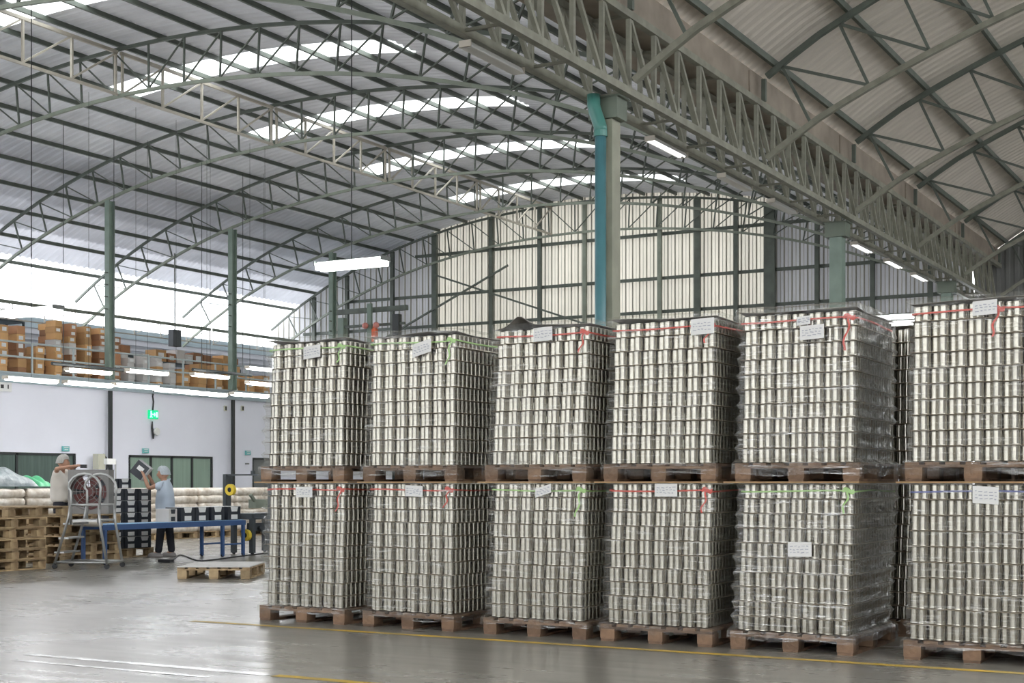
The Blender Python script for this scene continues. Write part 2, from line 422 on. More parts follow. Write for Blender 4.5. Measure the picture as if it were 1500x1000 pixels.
# left outer wall (behind the mezzanine) with open strip, white wall under the mezzanine
MX, MZ = -28.0, 4.05
mb = MB(); mb.box((XL_END-.1, (Y0+YG)/2, 3.05), (.1, YG-Y0, 6.1))
for k in range(10): mb.box((XL_END-.02, (Y0+YG)/2, 4.3+k*.18), (.05, YG-Y0, .03))
struct('wall_left', mb, 'clad')
mb = MB(); mb.box((XL_END-.1, (Y0+YG)/2, 6.26), (.14, YG-Y0, .32))
struct('trim_1', mb, 'deck_edge')
mb = MB()
def wall_piece(y0, y1, z0, z1): mb.box((MX-.06, (y0+y1)/2, (z0+z1)/2), (.1, y1-y0, z1-z0))
w1 = (at_x(190, 700, MX).y, at_x(311, 700, MX).y); w2 = (19.0, at_x(110, 700, MX).y); d1 = (at_x(371, 700, MX).y, at_x(371, 700, MX).y+1.15)
HEAD = 2.07
ys = [14.0, w2[0], w2[1], w1[0], w1[1], d1[0], d1[1], YG]
for k in range(0, 8, 2): wall_piece(ys[k], ys[k+1], 0, 3.78)
for k in range(1, 7, 2): wall_piece(ys[k], ys[k+1], HEAD, 3.78)
struct('wall_mezzanine', mb, 'white_wall')
mb = MB(); mb.box(((MX+XL_END)/2-.06, (12+YG)/2, MZ-.08), (abs(XL_END-MX)-.15, YG-12, .14))
struct('floor_mezzanine', mb, 'deck_edge')
mb = MB(); mb.box((MX-.02, (12+YG)/2, MZ-.14), (.1, YG-12, .27)); mb.box((MX+.03, (12+YG)/2, MZ-.02), (.08, YG-12, .04)); mb.box((MX+.03, (12+YG)/2, MZ-.265), (.08, YG-12, .03))
struct('trim_2', mb, 'deck_edge')
def panel_window(name, y0, y1, n, glass):
    r = bpy.data.objects.new(name, None); COL.objects.link(r); r.location = (MX-.05, (y0+y1)/2, 0); r['kind'] = 'structure'
    w = (y1-y0)/n
    for k in range(n):
        g = MB(); g.box((0, -(y1-y0)/2+w*(k+.5), HEAD/2), (.02, w-.08, HEAD-.06)); obj('pane', g, glass, r)
    f = MB()
    for k in range(n+1): f.box((.01, -(y1-y0)/2+w*k, HEAD/2), (.06, .07, HEAD))
    f.box((.01, 0, HEAD-.03), (.06, y1-y0, .06)); f.box((.01, 0, .03), (.06, y1-y0, .06))
    obj('window_frame', f, 'frame_dark', r)
panel_window('window_16', w1[0], w1[1], 4, 'glass_green')
panel_window('window_17', w2[0], w2[1], 4, 'glass_dark')
panel_window('door_1', d1[0], d1[1], 1, 'door_grey')
# front wall behind the camera, slits added to stripe the cans; right hand wall
mb = MB()
def fw(x0, x1, z0, z1): mb.box(((x0+x1)/2, Y0, (z0+z1)/2), (x1-x0, .2, z1-z0))
xw0 = XL_END
for x0, wd in ((-28, 1.5), (-22.5, 1.5), (-17.5, 1.2), (-14.6, .9), (-12.2, .8), (-10.0, .8), (-8.2, .8), (-6.2, .8), (-4.2, .8), (-2.2, .8), (-.3, .9), (1.8, .9), (4.2, 1.2), (6.8, 1.2)):
    fw(xw0, x0, 0, 5.6); xw0 = x0+wd
fw(xw0, XR_END, 0, 5.6)
fw(XL_END, XR_END, 5.6, 6.3)
struct('wall_front', mb, 'clad')
mb = MB(); mb.box((XR_END+.1, (Y0+YG)/2, 3.9), (.1, YG-Y0, 7.8))
struct('wall_right', mb, 'clad')

# ------------------------------------------------------------------ roof steel
def chord(mb, xs, y, zf, w, h):
    for a, b in zip(xs[:-1], xs[1:]): mb.bar((a, y, zf(a)), (b, y, zf(b)), w, h, up=(0, 0, 1))
NM_L = ['nearest left bay', 'second left bay', 'third left bay', 'fourth left bay', 'fifth left bay', 'sixth left bay', 'farthest left bay']
TRL = {12.2: 'arched left bay roof truss nearest the camera, high at the top edge',
       17.2: 'arched left bay roof truss over the column with the teal downpipe',
       22.4: 'arched left bay roof truss just before the first visible skylight strip',
       27.6: 'arched left bay roof truss standing on the leftmost slim green column',
       32.5: 'arched left bay roof truss standing on the middle slim green column',
       37.4: 'arched left bay roof truss standing on the farthest slim green column',
       42.2: 'arched left bay roof truss against the far cream gable wall'}
TRR = {12.2: 'right bay roof truss nearest the camera, at the top right corner',
       17.2: 'right bay roof truss rising from the column with the teal downpipe',
       22.4: 'right bay roof truss midway between first and second girder columns',
       27.6: 'right bay roof truss rising from the second girder column',
       32.5: 'right bay roof truss midway between second and third girder columns',
       37.4: 'right bay roof truss rising from the third girder column',
       42.2: 'right bay roof truss against the dark far gable wall'}
DL = 1.0
XA = -21.3                        # apex of the left bay
def left_truss(y):
    t = thing('roof_truss', TRL[y], 'roof truss', (GX, y, 0), group='arched roof trusses of the left bay')
    T = lambda p: (p[0]-GX, p[1]-y, p[2])
    xs = frange(-34.3, -8.62, 52)
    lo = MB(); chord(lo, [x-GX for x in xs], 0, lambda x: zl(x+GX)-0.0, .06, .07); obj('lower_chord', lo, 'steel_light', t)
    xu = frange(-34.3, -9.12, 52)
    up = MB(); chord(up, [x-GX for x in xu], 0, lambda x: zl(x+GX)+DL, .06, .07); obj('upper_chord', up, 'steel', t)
    nodes = [-9.5-i*1.0 for i in range(25)]
    foot = lambda x: x + .7*(zl(x+.1)-zl(x-.1))/.2*DL
    for i, x in enumerate(nodes):
        b = MB(); b.bar((foot(x)-GX, 0, zl(foot(x))+.03), (x-GX, 0, zl(x)+DL-.03), .036); obj('vertical_strut', b, 'steel', t)
        if i+1 < len(nodes):
            xn = nodes[i+1]
            if x > XA: p, q = (x-GX, 0, zl(x)+DL-.03), (foot(xn)-GX, 0, zl(foot(xn))+.03)
            else: p, q = (xn-GX, 0, zl(xn)+DL-.03), (foot(x)-GX, 0, zl(foot(x))+.03)
            b = MB(); b.bar(p, q, .028); obj('diagonal_strut', b, 'steel', t)
DRT = 1.34
def right_truss(y):
    t = thing('roof_truss', TRR[y], 'roof truss', (GX, y, 0), group='roof trusses of the right bay')
    xs = frange(-7.88, XR_END-.1, 40)
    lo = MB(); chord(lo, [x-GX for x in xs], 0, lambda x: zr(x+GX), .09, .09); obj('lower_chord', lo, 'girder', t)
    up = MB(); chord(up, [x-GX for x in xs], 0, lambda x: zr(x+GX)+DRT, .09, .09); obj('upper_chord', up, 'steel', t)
    b = MB(); b.box((.33, 0, 7.76), (.07, .07, .36)); obj('end_post', b, 'steel', t)
    x = -7.62
    while x + 1.5 < XR_END:
        for dx in (.47, 1.42):
            b = MB(); b.bar((x-GX, 0, zr(x)+DRT-.04), (x+dx-GX, 0, zr(x+dx)+.04), .045); obj('diagonal_strut', b, 'steel', t)
        x += .95
for y in TRUSS_Y: left_truss(y); right_truss(y)
# purlins
def purlin(x, z, label, group, w=.06, h=.10):
    mb = MB(); mb.box((0, (YG-Y0)/2, 0), (w, YG-Y0-.2, h))
    o = obj('roof_purlin', mb, 'steel', loc=(x, Y0, z)); tag(o, label, 'roof beam', group)
xs = []; x = -9.4; s = 0
while x > -34.3:
    xs.append(x)
    sl = (zl(x-.05)-zl(x+.05))/-.1
    x -= 1.13/sqrt(1+sl*sl)
for i, x in enumerate(xs):
    purlin(x, zl(x)+DL+.045+.115, 'dark steel purlin under the left bay roof, %s from the valley gutter' % ORD[i+1], 'purlins of the left bay roof')
xs = []; x = -7.75
while x < XR_END-.3:
    xs.append(x); sl = (zr(x+.05)-zr(x-.05))/.1; x += 1.45/sqrt(1+sl*sl)
for i, x in enumerate(xs):
    purlin(x, zr(x)+DRT+.05+.06, 'dark steel purlin under the right bay roof, %s from the valley gutter' % ORD[i+1], 'purlins of the right bay roof', .06, .11)
# pale longitudinal lattice between the left bay trusses
def lattice(x, ya, yb, zt, dep, label, thin=False):
    t = thing('lattice_brace', label, 'roof brace', (x, ya, zt), group='pale lattice braces along the left bay')
    L = yb-ya
    b = MB(); b.box((0, L/2, 0), (.06, L, .07 if not thin else .10)); obj('upper_chord', b, 'lattice' if not thin else 'steel_light', t)
    w_ = .048 if not thin else .025
    b = MB(); b.box((0, L/2, -dep), (w_, L, w_+.01)); obj('lower_chord', b, 'lattice', t)
    n = 4
    for k in range(n+1):
        yy = min(max(L*k/n, .05), L-.05)
        b = MB(); b.bar((0, yy, -dep+.03), (0, yy, -.03), w_); obj('vertical_strut', b, 'lattice', t)
        if k < n:
            b = MB(); b.bar((0, yy, -dep+.03), (0, L*(k+1)/n-.04, -.03), w_*.75); obj('diagonal_strut', b, 'lattice', t)
for i in range(len(TRUSS_Y)-1):
    ya, yb = TRUSS_Y[i]+.05, TRUSS_Y[i+1]-.05
    lattice(-22.35, ya, yb, zl(-22.35)+.93, .9, 'pale lattice brace under the left bay crown, %s span from the camera' % ORD[i+1])
    lattice(-33.0, ya, yb, 6.55, .5, 'pale lattice brace along the left eave, %s span from the camera' % ORD[i+1], True)
# valley girder
g = thing('valley_girder', 'long box lattice girder under the valley gutter carried by three green columns', 'girder', (GX, 4, 6.45))
GL = YG-4-.1; xw = .29
for sx in (-1, 1):
    b = MB(); b.box((sx*xw, GL/2, .05), (.10, GL, .10)); obj('bottom_chord', b, 'girder', g)
    b = MB(); b.box((sx*xw, GL/2, 1.07), (.10, GL, .10)); obj('top_chord', b, 'girder', g)
NP = int(GL/.82)
vm = {}
for s_ in (-1, 1):
    b = MB(); b.bar((s_*xw, 0, .1), (s_*xw, 0, 1.02), .06); vm['v', s_] = b.mesh('vertical_strut', M['girder'])
    b = MB(); b.bar((s_*xw, .04, 1.02), (s_*xw, .78, .1), .055); vm['d', s_] = b.mesh('diagonal_strut', M['girder'])
b = MB(); b.bar((-xw+.05, 0, .05), (xw-.05, 0, .05), .035); vm['c', 0] = b.mesh('cross_strut', M['girder'])
b = MB(); b.bar((-xw+.05, 0, 1.07), (xw-.05, 0, 1.07), .05); vm['t', 0] = b.mesh('cross_strut', M['girder'])
for k in range(NP):
    for s_ in (-1, 1):
        link('vertical_strut', vm['v', s_], g, (0, .1+k*.82, 0)); link('diagonal_strut', vm['d', s_], g, (0, .1+k*.82, 0))
    if k % 2 == 0: link('cross_strut', vm['c', 0], g, (0, .1+k*.82, 0)); link('cross_strut', vm['t', 0], g, (0, .1+k*.82, 0))
# valley gutter
mb = MB(); GY = (YG-Y0)
mb.box((-.29, GY/2, 0), (1.02, GY, .02)); mb.box((-.79, GY/2, .19), (.02, GY, .38)); mb.box((.215, GY/2, .22), (.02, GY, .43))
for k in range(11): mb.box((.235, 2+k*5, .2), (.03, .08, .4))
o = obj('valley_gutter', mb, 'gutter', loc=(GX, Y0, 7.6)); tag(o, 'brown metal box gutter in the valley between the two roofs', 'gutter')
# columns
CY = [17.18, 27.6, 37.1]
CN = ['nearest green girder column standing behind the teal downpipe', 'second green girder column rising behind the load second from right', 'farthest green girder column, mostly hidden behind the rightmost load']
for y, lab in zip(CY, CN):
    t = thing('girder_column', lab, 'column', (GX, y, 0), group='green columns under the valley girder')
    b = MB(); b.box((0, 0, 3.07), (.25, .25, 6.14))
    obj('shaft', b, 'column_olive' if y < 20 else 'column', t)
    b = MB(); b.box((0, 0, 6.285), (.42, .32, .28)); b.box((0, 0, 6.43), (.5, .36, .02)); obj('capital', b, 'capital', t)
    b = MB(); b.box((0, 0, .015), (.4, .4, .03)); obj('base_plate', b, 'column', t)
# teal downpipe beside the first column
cx, cy = GX+.02, CY[0]-.26
t = thing('downpipe', 'thick teal plastic downpipe running down the nearest girder column', 'pipe', (cx, cy, 0))
b = MB(); b.path([(0, 0, .1), (0, 0, 5.95)], .075, 16); obj('pipe', b, 'pipe', t, smooth=True)
b = MB(); b.path([(0, 0, 5.93), (0, 0, 6.0), (-.02, 0, 6.06), (-.07, -.02, 6.22), (-.09, -.02, 6.30), (-.09, -.02, 6.44)], .088, 16); obj('elbow', b, 'pipe_joint', t, smooth=True)
b = MB(); b.lathe([(.09, 5.88), (.09, 5.96)], 16); obj('collar', b, 'pipe_joint', t)
# slim columns along the mezzanine
LX = -27.87
for y, nm in ((27.6, 'leftmost'), (32.5, 'middle'), (37.4, 'farthest')):
    t = thing('slim_column', '%s slim green column rising from the mezzanine edge to the roof' % nm, 'column', (LX, y, 0), group='slim columns along the mezzanine edge')
    zt = zl(LX)-.06
    b = MB(); b.box((0, 0, (MZ+zt)/2), (.03, .2, zt-MZ)); b.box((0, .09, (MZ+zt)/2), (.16, .03, zt-MZ)); b.box((0, -.09, (MZ+zt)/2), (.16, .03, zt-MZ)); obj('shaft', b, 'column', t)
    b = MB(); b.box((.02, 0, (MZ-.3)/2), (.07, .10, MZ-.3)); obj('lower_shaft', b, 'frame_dark', t)
    b = MB()
    for k in range(4): b.box((.03, -.16, 5.9+k*.32), (.04, .10, .03))
    obj('step_bracket', b, 'steel', t)
# gable posts and girts
GXS = [-32.4, -30.9, -28.9, -27.1, -24.8, -22.9, -21.2, -18.5, -17.2, -15.9, -14.8, -13.3, -11.6, -9.9]
for i, x in enumerate(GXS):
    w = .34 if i in (10,) else (.2 if i in (3, 8) else .13)
    z1 = zl(x)+RL-.2
    mb = MB(); mb.box((0, 0, z1/2), (w, .12, z1)); o = obj('gable_post', mb, 'steel' if i not in (6, 7) else 'steel_light', loc=(x, YG-.26, 0))
    tag(o, 'upright steel post on the far gable wall, %s from its left end' % ORD[i+1], 'wall post', 'posts on the far gable wall')
for i, z in enumerate((4.6, 5.7, 6.84, 7.92, 9.35)):
    x0, x1 = (-34.2 if z < 6 else (-33 if z < 7.5 else (-31 if z < 9 else -28))), (-8.9 if z < 7.5 else (-10 if z < 9 else -13.5))
    mb = MB(); mb.box(((x0+x1)/2, 0, 0), (x1-x0, .08, .10)); o = obj('wall_rail', mb, 'steel', loc=(0, YG-.12, z))
    tag(o, 'horizontal steel rail across the far gable wall, %s from the bottom' % ORD[i+1], 'wall rail', 'rails across the far gable wall')
for i, (p, q) in enumerate((((-27, 8.6), (-19.5, 6.0)), ((-31.5, 5.4), (-24, 8.7)))):
    mb = MB(); mb.bar((0, 0, 0), (q[0]-p[0], 0, q[1]-p[1]), .06); o = obj('wall_rail_brace', mb, 'steel', loc=(p[0], YG-.40-.1*i, p[1]))
    tag(o, ('thin diagonal brace falling to the right' if i == 0 else 'thin diagonal brace rising to the right') + ' across the gable wall', 'brace')

# ------------------------------------------------------------------ pallets
def pallet_proto(label, wood, hz=.144, W=1.0, L=1.2):
    t = thing('wooden_pallet', label, 'pallet', group='wooden pallets under the can loads')
    bh = hz-.062
    bb = MB(); bb.box((0, 0, .01), (.12, L, .02)); bm_ = bb.mesh('bottom_board', M[wood])
    bl = MB(); bl.box((0, 0, 0), (.13, .14, bh)); blm = bl.mesh('block', M[wood])
    sb = MB(); sb.box((0, 0, 0), (W, .12, .02)); sbm = sb.mesh('stringer_board', M[wood])
    db = MB(); db.box((0, 0, 0), (.105, L, .02)); dbm = db.mesh('deck_board', M[wood])
    for x in (-W/2+.065, 0, W/2-.065):
        link('bottom_board', bm_, t, (x, 0, 0))
        for y in (-L/2+.07, 0, L/2-.07): link('block', blm, t, (x, y, .021+bh/2))
    for y in (-L/2+.06, 0, L/2-.06): link('stringer_board', sbm, t, (0, y, hz-.031))
    for k in range(7): link('deck_board', dbm, t, (-W/2+.0525+k*(W-.105)/6, 0, hz-.01))
    return t
# ------------------------------------------------------------------ tin cans
CD, CH = .076, .113
def can_mb(n):
    r = CD/2-.0006
    return MB().lathe([(r-.006, .004), (r-.002, .0), (r, .002), (r, .005), (r-.0016, .008), (r-.0016, .0095), (r-.0016, CH-.0095), (r-.0016, CH-.008), (r, CH-.005), (r, CH-.002), (r-.002, CH), (r-.006, CH-.004)], n)
def can_low(n):
    r = CD/2-.0006
    return MB().lathe([(r-.002, .0), (r, .003), (r-.0016, .0075), (r-.0016, .010), (r-.0016, CH-.010), (r-.0016, CH-.0075), (r, CH-.003), (r-.002, CH)], n)
CAN = can_mb(20).mesh('tin_can', M['tin'], True)
CANS_LOW = can_low(14)
PITCH, PZ, NC = .1171, .144, 14
OTH = MB()                       # every can beyond the three hundred largest
SIDE = ['', 'leftmost', 'second from left', 'third from left', 'third from right', 'second from right', 'rightmost']
FL = [(376.7, 909.6, 506.8, 915.6), (527.5, 917.5, 671, 926), (701, 928.7, 864, 937.5), (875.4, 938.4, 1047.6, 946.5), (1066, 950.5, 1256, 959), None]
YF = 10.78
centres = {}
for i in range(5):
    a, b, c, d = FL[i]
    xa = YF*tan(ang(a)); xb = YF*tan(ang(c)); centres[i+1] = (xa+xb)/2
centres[6] = YF*tan(ang(1322.5))+.5
ROT = {1: .01, 2: -.015, 3: .012, 4: .0, 5: -.01, 6: .008}
LEAN = {('lower', 1): (.035, 0), ('lower', 2): (.03, 0), ('lower', 3): (.035, .0), ('lower', 4): (.045, .0), ('lower', 5): (.055, 0), ('lower', 6): (.02, 0),
        ('upper', 1): (.05, .0), ('upper', 2): (.02, 0), ('upper', 3): (.07, 0), ('upper', 4): (.04, 0), ('upper', 5): (.02, 0), ('upper', 6): (.02, 0)}
BAND = {('upper', 1): 'green', ('upper', 2): 'green', ('upper', 3): 'red', ('upper', 4): 'red', ('upper', 5): 'red', ('upper', 6): 'red',
        ('lower', 1): 'red', ('lower', 2): 'red', ('lower', 3): 'green', ('lower', 4): 'red', ('lower', 5): 'green', ('lower', 6): 'blue'}
# papers: (u0, v0, u1, v1, tilt)
PAPER = {('upper', 1): [(443, 506, 468, 524, -.1)], ('upper', 2): [(603, 500, 630, 519, -.25)], ('upper', 3): [(780, 479, 808, 499, -.05)], ('upper', 4): [(1011, 466, 1045, 489, -.04)],
         ('upper', 5): [(1166, 463, 1186, 475, -.1), (1171, 476, 1206, 496, -.06)], ('upper', 6): [(1424, 440, 1460, 460, -.05)],
         ('lower', 1): [(432, 713, 456, 728, 0)], ('lower', 2): [(592, 711, 618, 727, .05)], ('lower', 3): [(783, 712, 806, 725, -.3)], ('lower', 4): [(958, 708, 991, 727, 0)],
         ('lower', 5): [(1153, 794, 1188, 815, -.02)], ('lower', 6): [(1424, 713, 1462, 737, .06)]}
pal0 = None; n_cans = 0
def rrect(hx, hy, r, nx, ny):
    pts = []
    for (cx, cy, a0) in ((hx-r, -hy+r, -pi/2), (hx-r, hy-r, 0), (-hx+r, hy-r, pi/2), (-hx+r, -hy+r, pi)):
        for k in range(4): a = a0+pi/2*k/3; pts.append((cx+r*cos(a), cy+r*sin(a)))
    out = []; m = len(pts)
    for i in range(m):
        a, b = pts[i], pts[(i+1) % m]; out.append(a)
        d = math.hypot(b[0]-a[0], b[1]-a[1])
        if d > .2:
            n = nx if abs(b[0]-a[0]) > abs(b[1]-a[1]) else ny
            for k in range(1, n): out.append((a[0]+(b[0]-a[0])*k/n, a[1]+(b[1]-a[1])*k/n))
    return out
def rot2(p, a): return (p[0]*cos(a)-p[1]*sin(a), p[0]*sin(a)+p[1]*cos(a))
def make_load(idx, tier, cx, yc, z0, rz, back=False):
    global pal0, n_cans
    key = (tier, idx)
    who = ('%s can load %s' % (tier, SIDE[idx]))
    if back: lab = 'weathered pallet under the rear %s can load standing behind the load %s' % (tier, SIDE[idx])
    else: lab = 'weathered wooden pallet under the %s' % who
    if pal0 is None:
        pal0 = pallet_proto(lab, 'wood'); pal0.location = (cx, yc, z0); pal0.rotation_euler = (0, 0, rz)
    else: copy_tree(pal0, (cx, yc, z0), rz, lab)
    lean = LEAN.get(key, (.03, 0))
    rr = random.Random(idx*10+(tier == 'upper')+77*back)
    off = [(lean[0]*(k/9.5)**1.2 + rr.uniform(-.006, .006) - .012, rr.uniform(-.005, .005)) for k in range(10)]
    fr = -NC/2*.866*CD
    hx, hy = (NC-1)*.866*CD/2+CD/2, .57
    for k in range(10):
        zb = z0+PZ+.004+k*PITCH
        for i in range(NC):
            x = -hx+CD/2+i*.866*CD
            rec = ((NC-1-i) % 2)
            depth = range(15) if i in (NC-1, NC-2) else ((range(15) if idx == 1 else range(3)) if i < 2 else range(1 if not rec else 1))
            if back: depth = range(3) if i >= NC-5 else range(0)
            for j in depth:
                y = -hy+CD/2+rec*CD/2+j*CD
                if y > hy: continue
                px, py = rot2((x+off[k][0], y+off[k][1]), rz); p = (cx+px, yc+py, zb)
                if j == 0 and not rec and not back and (idx in (5, 6) or (idx == 4 and tier == 'upper' and i >= NC-3)):
                    if n_cans < 300:
                        n_cans += 1
                        o = link('tin_can', CAN, None, p, rr.uniform(0, 6))
                        q = (i+1)//2
                        tag(o, '%s front tin can from the left, %s layer up, %s' % (ORD[q], ORD[k+1], who), 'can', 'tin cans along the front of the loads')
                        continue
                OTH.add([(v[0]+p[0], v[1]+p[1], v[2]+p[2]) for v in CANS_LOW.v], CANS_LOW.f)
        # layer pad above this layer
        if k < 9 and (not back or idx == 5):
            pw, pl = hx*2+.012, hy*2+.012
            def fn(s, t, k=k): 
                x = (s-.5)*pw; y = (t-.5)*pl
                e = max(abs(s-.5), abs(t-.5))*2
                dz = -(max(0, e-.93)/.07)*(.0002+.0002*sin(9*s+5*t+k*2+idx))
                return (x, y, dz)
            m1 = MB(); m1.grid(16, 16, fn); m2 = MB(); m2.grid(16, 16, lambda s, t: tuple(a-b for a, b in zip(fn(s, t), (0, 0, .0028))))
            pm = MB(); pm.add(m1.v, m1.f); pm.add(m2.v, [f[::-1] for f in m2.f])
            n = 17; rim = [i for i in range(n)] + [j*n+n-1 for j in range(1, n)] + [(n-1)*n+i for i in range(n-2, -1, -1)] + [j*n for j in range(n-2, 0, -1)]
            for a, b in zip(rim, rim[1:]+rim[:1]): pm.f.append((a, a+n*n, b+n*n, b))
            px, py = rot2(((off[k][0]+off[k+1][0])/2, (off[k][1]+off[k+1][1])/2), rz)
            o = obj('layer_pad', pm, 'pad', loc=(cx+px, yc+py, zb+CH+.0034), rz=rz)
            if back: l2 = 'brown board on the %s can layer of the %s second row load' % (ORD[k+1], tier)
            else: l2 = 'brown board on the %s can layer of the %s' % (ORD[k+1], who)
            tag(o, l2, 'layer board', 'boards between the can layers')
    ztop = PZ+.004+9*PITCH+CH
    offz = lambda z: off[max(0, min(9, int((z-PZ)/PITCH)))]
    # top sheet
    flap = (tier == 'upper' and idx == 3)
    def tf(s, t):
        x = (s-.5)*(hx*2+.016); y = (t-.5)*(hy*2+.016)
        z = .002+.007*(1+sin(7*s+idx*2+3*t)) + .0
        if tier == 'upper':
            z += .012*(1+sin(5*s+idx*1.7))*max(0, 1-t*4)
            if flap: z += .085*math.exp(-((s-.26)/.10)**2)*max(0, 1-t*2.2)
        else: z = .002
        return (x, y, z)
    m1 = MB(); m1.grid(24, 14, tf); m2 = MB(); m2.grid(24, 14, lambda s, t: tuple(a+b for a, b in zip(tf(s, t), (0, 0, .004))))
    pm = MB(); pm.add(m1.v, [f[::-1] for f in m1.f]); pm.add(m2.v, m2.f)
    nx, ny = 25, 15; rim = [i for i in range(nx)] + [j*nx+nx-1 for j in range(1, ny)] + [(ny-1)*nx+i for i in range(nx-2, -1, -1)] + [j*nx for j in range(ny-2, 0, -1)]
    for a, b in zip(rim, rim[1:]+rim[:1]): pm.f.append((a, b, b+nx*ny, a+nx*ny))
    px, py = rot2((off[9][0], off[9][1]), rz)
    o = obj('top_board', pm, 'topsheet', loc=(cx+px, yc+py, z0+ztop+.001), rz=rz)
    tag(o, ('wavy grey cover board lying on top of the %s' % who) if not back else ('grey cover board on the rear %s can load behind the load %s' % (tier, SIDE[idx])), 'cover board', 'cover boards on the can loads')
    if tier == 'lower':
        pm = MB(); pm.box((0, 0, .007), (1.10 if not back else 1.0, 1.24, .012)); o = obj('plywood_sheet', pm, 'ply', loc=(cx, yc, z0+ztop+.008), rz=rz)
        tag(o, ('thin plywood sheet lying on the %s, under the upper pallet' % who) if not back else 'thin plywood sheet on the rear lower can load behind the load %s' % SIDE[idx], 'plywood', 'plywood sheets between the two tiers')
    # stretch film
    lv = [(.05 if tier == 'upper' else .085, .524, .624), (.10, .524, .624), (PZ, .522, .622), (PZ+.03, hx+.03, hy+.03)]
    for k in range(10):
        b = PZ+.004+k*PITCH
        lv += [(b+.030, hx+.011, hy+.011), (b+.078, hx+.015, hy+.015), (b+CH+.001, hx+.037, hy+.037)]
    lv[-3] = (lv[-3][0], hx+.024, hy+.024); lv[-2] = (lv[-2][0], hx+.024, hy+.024)
    lv[-1] = (ztop-.004, hx+.034, hy+.034)
    lv += [(ztop+(.050 if tier == 'upper' else .004), hx+.038, hy+.038)]
    if tier == 'upper': lv += [(ztop+.066, hx-.03, hy-.03), (ztop+.06, hx-.10, hy-.10)]
    fm = MB(); base = rrect(1, 1, .05, 22, 26); nn = len(base)
    for li, (z, ax, ay) in enumerate(lv):
        ring = rrect(ax, ay, .035 if li > 2 else .012, 22, 26); ox, oy = offz(z) if li > 2 else (0, 0)
        for q, (x, y) in enumerate(ring):
            a = math.atan2(y, x)
            w = .004*sin(q*1.9+li*.7+idx)+.003*sin(q*.61+li*2.3) if 2 < li < len(lv)-1 else .003*sin(q*.8+idx)
            s = 1+w
            dz = (.012*sin(q*.33+li*1.1+idx*2)+.006*sin(q*1.3+li)) if li > 2 else (.02*sin(q*.4+idx) if li == 0 else 0)
            if tier == 'lower' and li >= len(lv)-2: dz = 0
            if tier == 'upper' and li >= len(lv)-3: dz *= .5
            fm.v.append((x*s+ox, y*s+oy, z+dz*.6))
    for li in range(len(lv)-1):
        for q in range(nn): fm.f.append((li*nn+q, li*nn+(q+1) % nn, (li+1)*nn+(q+1) % nn, (li+1)*nn+q))
    if back: return
    fo = obj('stretch_film', fm, 'film_thick' if idx == 5 else 'film', loc=(cx, yc, z0), rz=rz, smooth=True)
    tag(fo, 'clear crinkled stretch film wrapped round the %s' % who, 'stretch film', 'stretch film round the can loads')
    # paper sheets tucked under the film
    for (u0, v0, u1, v1, tilt) in PAPER[key]:
        pa = at_y((u0+u1)/2, (v0+v1)/2, yc-.6-.02); wdt = (at_y(u1, v0, YF).x-at_y(u0, v0, YF).x); hgt = (v1-v0)*(pa-Vector((0, 0, H))).length/F
        loc = Vector((pa.x, yc-hy-.036+.0, pa.z)) - Vector((cx, yc, z0))
        loc = Vector((*rot2((loc.x, loc.y), -rz), loc.z))
        pm = MB(); pm.grid(8, 4, lambda s, t: ((s-.5)*wdt, -.004*sin(s*pi)*1+.0, (t-.5)*hgt+(s-.5)*wdt*tilt*-1))
        po = obj('paper_label', pm, 'paper', fo, tuple(loc)); po['label'] = 'white paper note'
        im = MB()
        for rI in range(3):
            x = -.40*wdt
            while x < .38*wdt:
                l_ = rr.uniform(.012, .03); zz = hgt*(.2-.2*rI)+rr.uniform(-.004, .004)
                im.box((x+l_/2, -.0065, zz-(x)*tilt), (l_, .001, .004+rr.uniform(0, .004)), ry=rr.uniform(-.25, .25)); x += l_+.012
        obj('handwriting', im, 'ink', po)
    # strap
    bz = ztop-.055; band = MB(); ring = rrect(hx+.006, hy+.006, .04, 12, 14); nb = len(ring); ox, oy = off[9]
    for dz in (-.006, .006):
        for q, (x, y) in enumerate(ring): band.v.append((x+ox, y+oy, bz+dz+.006*sin(q*.35+idx)))
    for q in range(nb): band.f.append((q, (q+1) % nb, nb+(q+1) % nb, nb+q))
    c = {'red': 'red', 'green': 'green_band', 'blue': 'blue_band'}[BAND[key]]
    so = obj('strapping_band', band, c, loc=(cx, yc, z0), rz=rz)
    tag(so, '%s plastic strap round the top layer of the %s' % (BAND[key], who), 'strap', 'plastic straps round the can loads')
    if BAND[key] != 'blue':
        tl = MB(); n = 14; L = rr.uniform(.12, .26); xx = hx-.05 if key != ('upper', 6) else hx-.30
        for q in range(n+1):
            s = q/n
            for d in (-.008, .008): tl.v.append((xx+ox+d-.05*s+.012*sin(s*9+idx), -hy-.0088-.0008*sin(s*7), bz-L*s))
        for q in range(n): tl.f.append((2*q, 2*q+1, 2*q+3, 2*q+2))
        obj('loose_tail', tl, c, so)
        kn = MB(); kn.grid(6, 6, lambda s, t: (xx+ox+(s-.5)*.09, -hy-.007-.002*sin(s*pi)*sin(t*pi), bz+.005+(t-.5)*.035+.012*sin(s*6)))
        obj('knot', kn, c, so)
ZT = PZ+.004+9*PITCH+CH+.022     # top of the lower tier
for idx in range(6, 0, -1):
    make_load(idx, 'lower', centres[idx], YF+.6, 0, ROT[idx])
    jx = {1: .02, 2: .0, 3: .025, 4: .03, 5: .03, 6: .02}[idx]
    make_load(idx, 'upper', centres[idx]+jx, YF+.6, ZT, -ROT[idx]*1.5)
bx = at_y(1338, 700, YF+1.7).x-.47
make_load(5, 'lower', bx, YF+2.15, 0, 0, True)
make_load(5, 'upper', bx+.01, YF+2.15, ZT, 0, True)
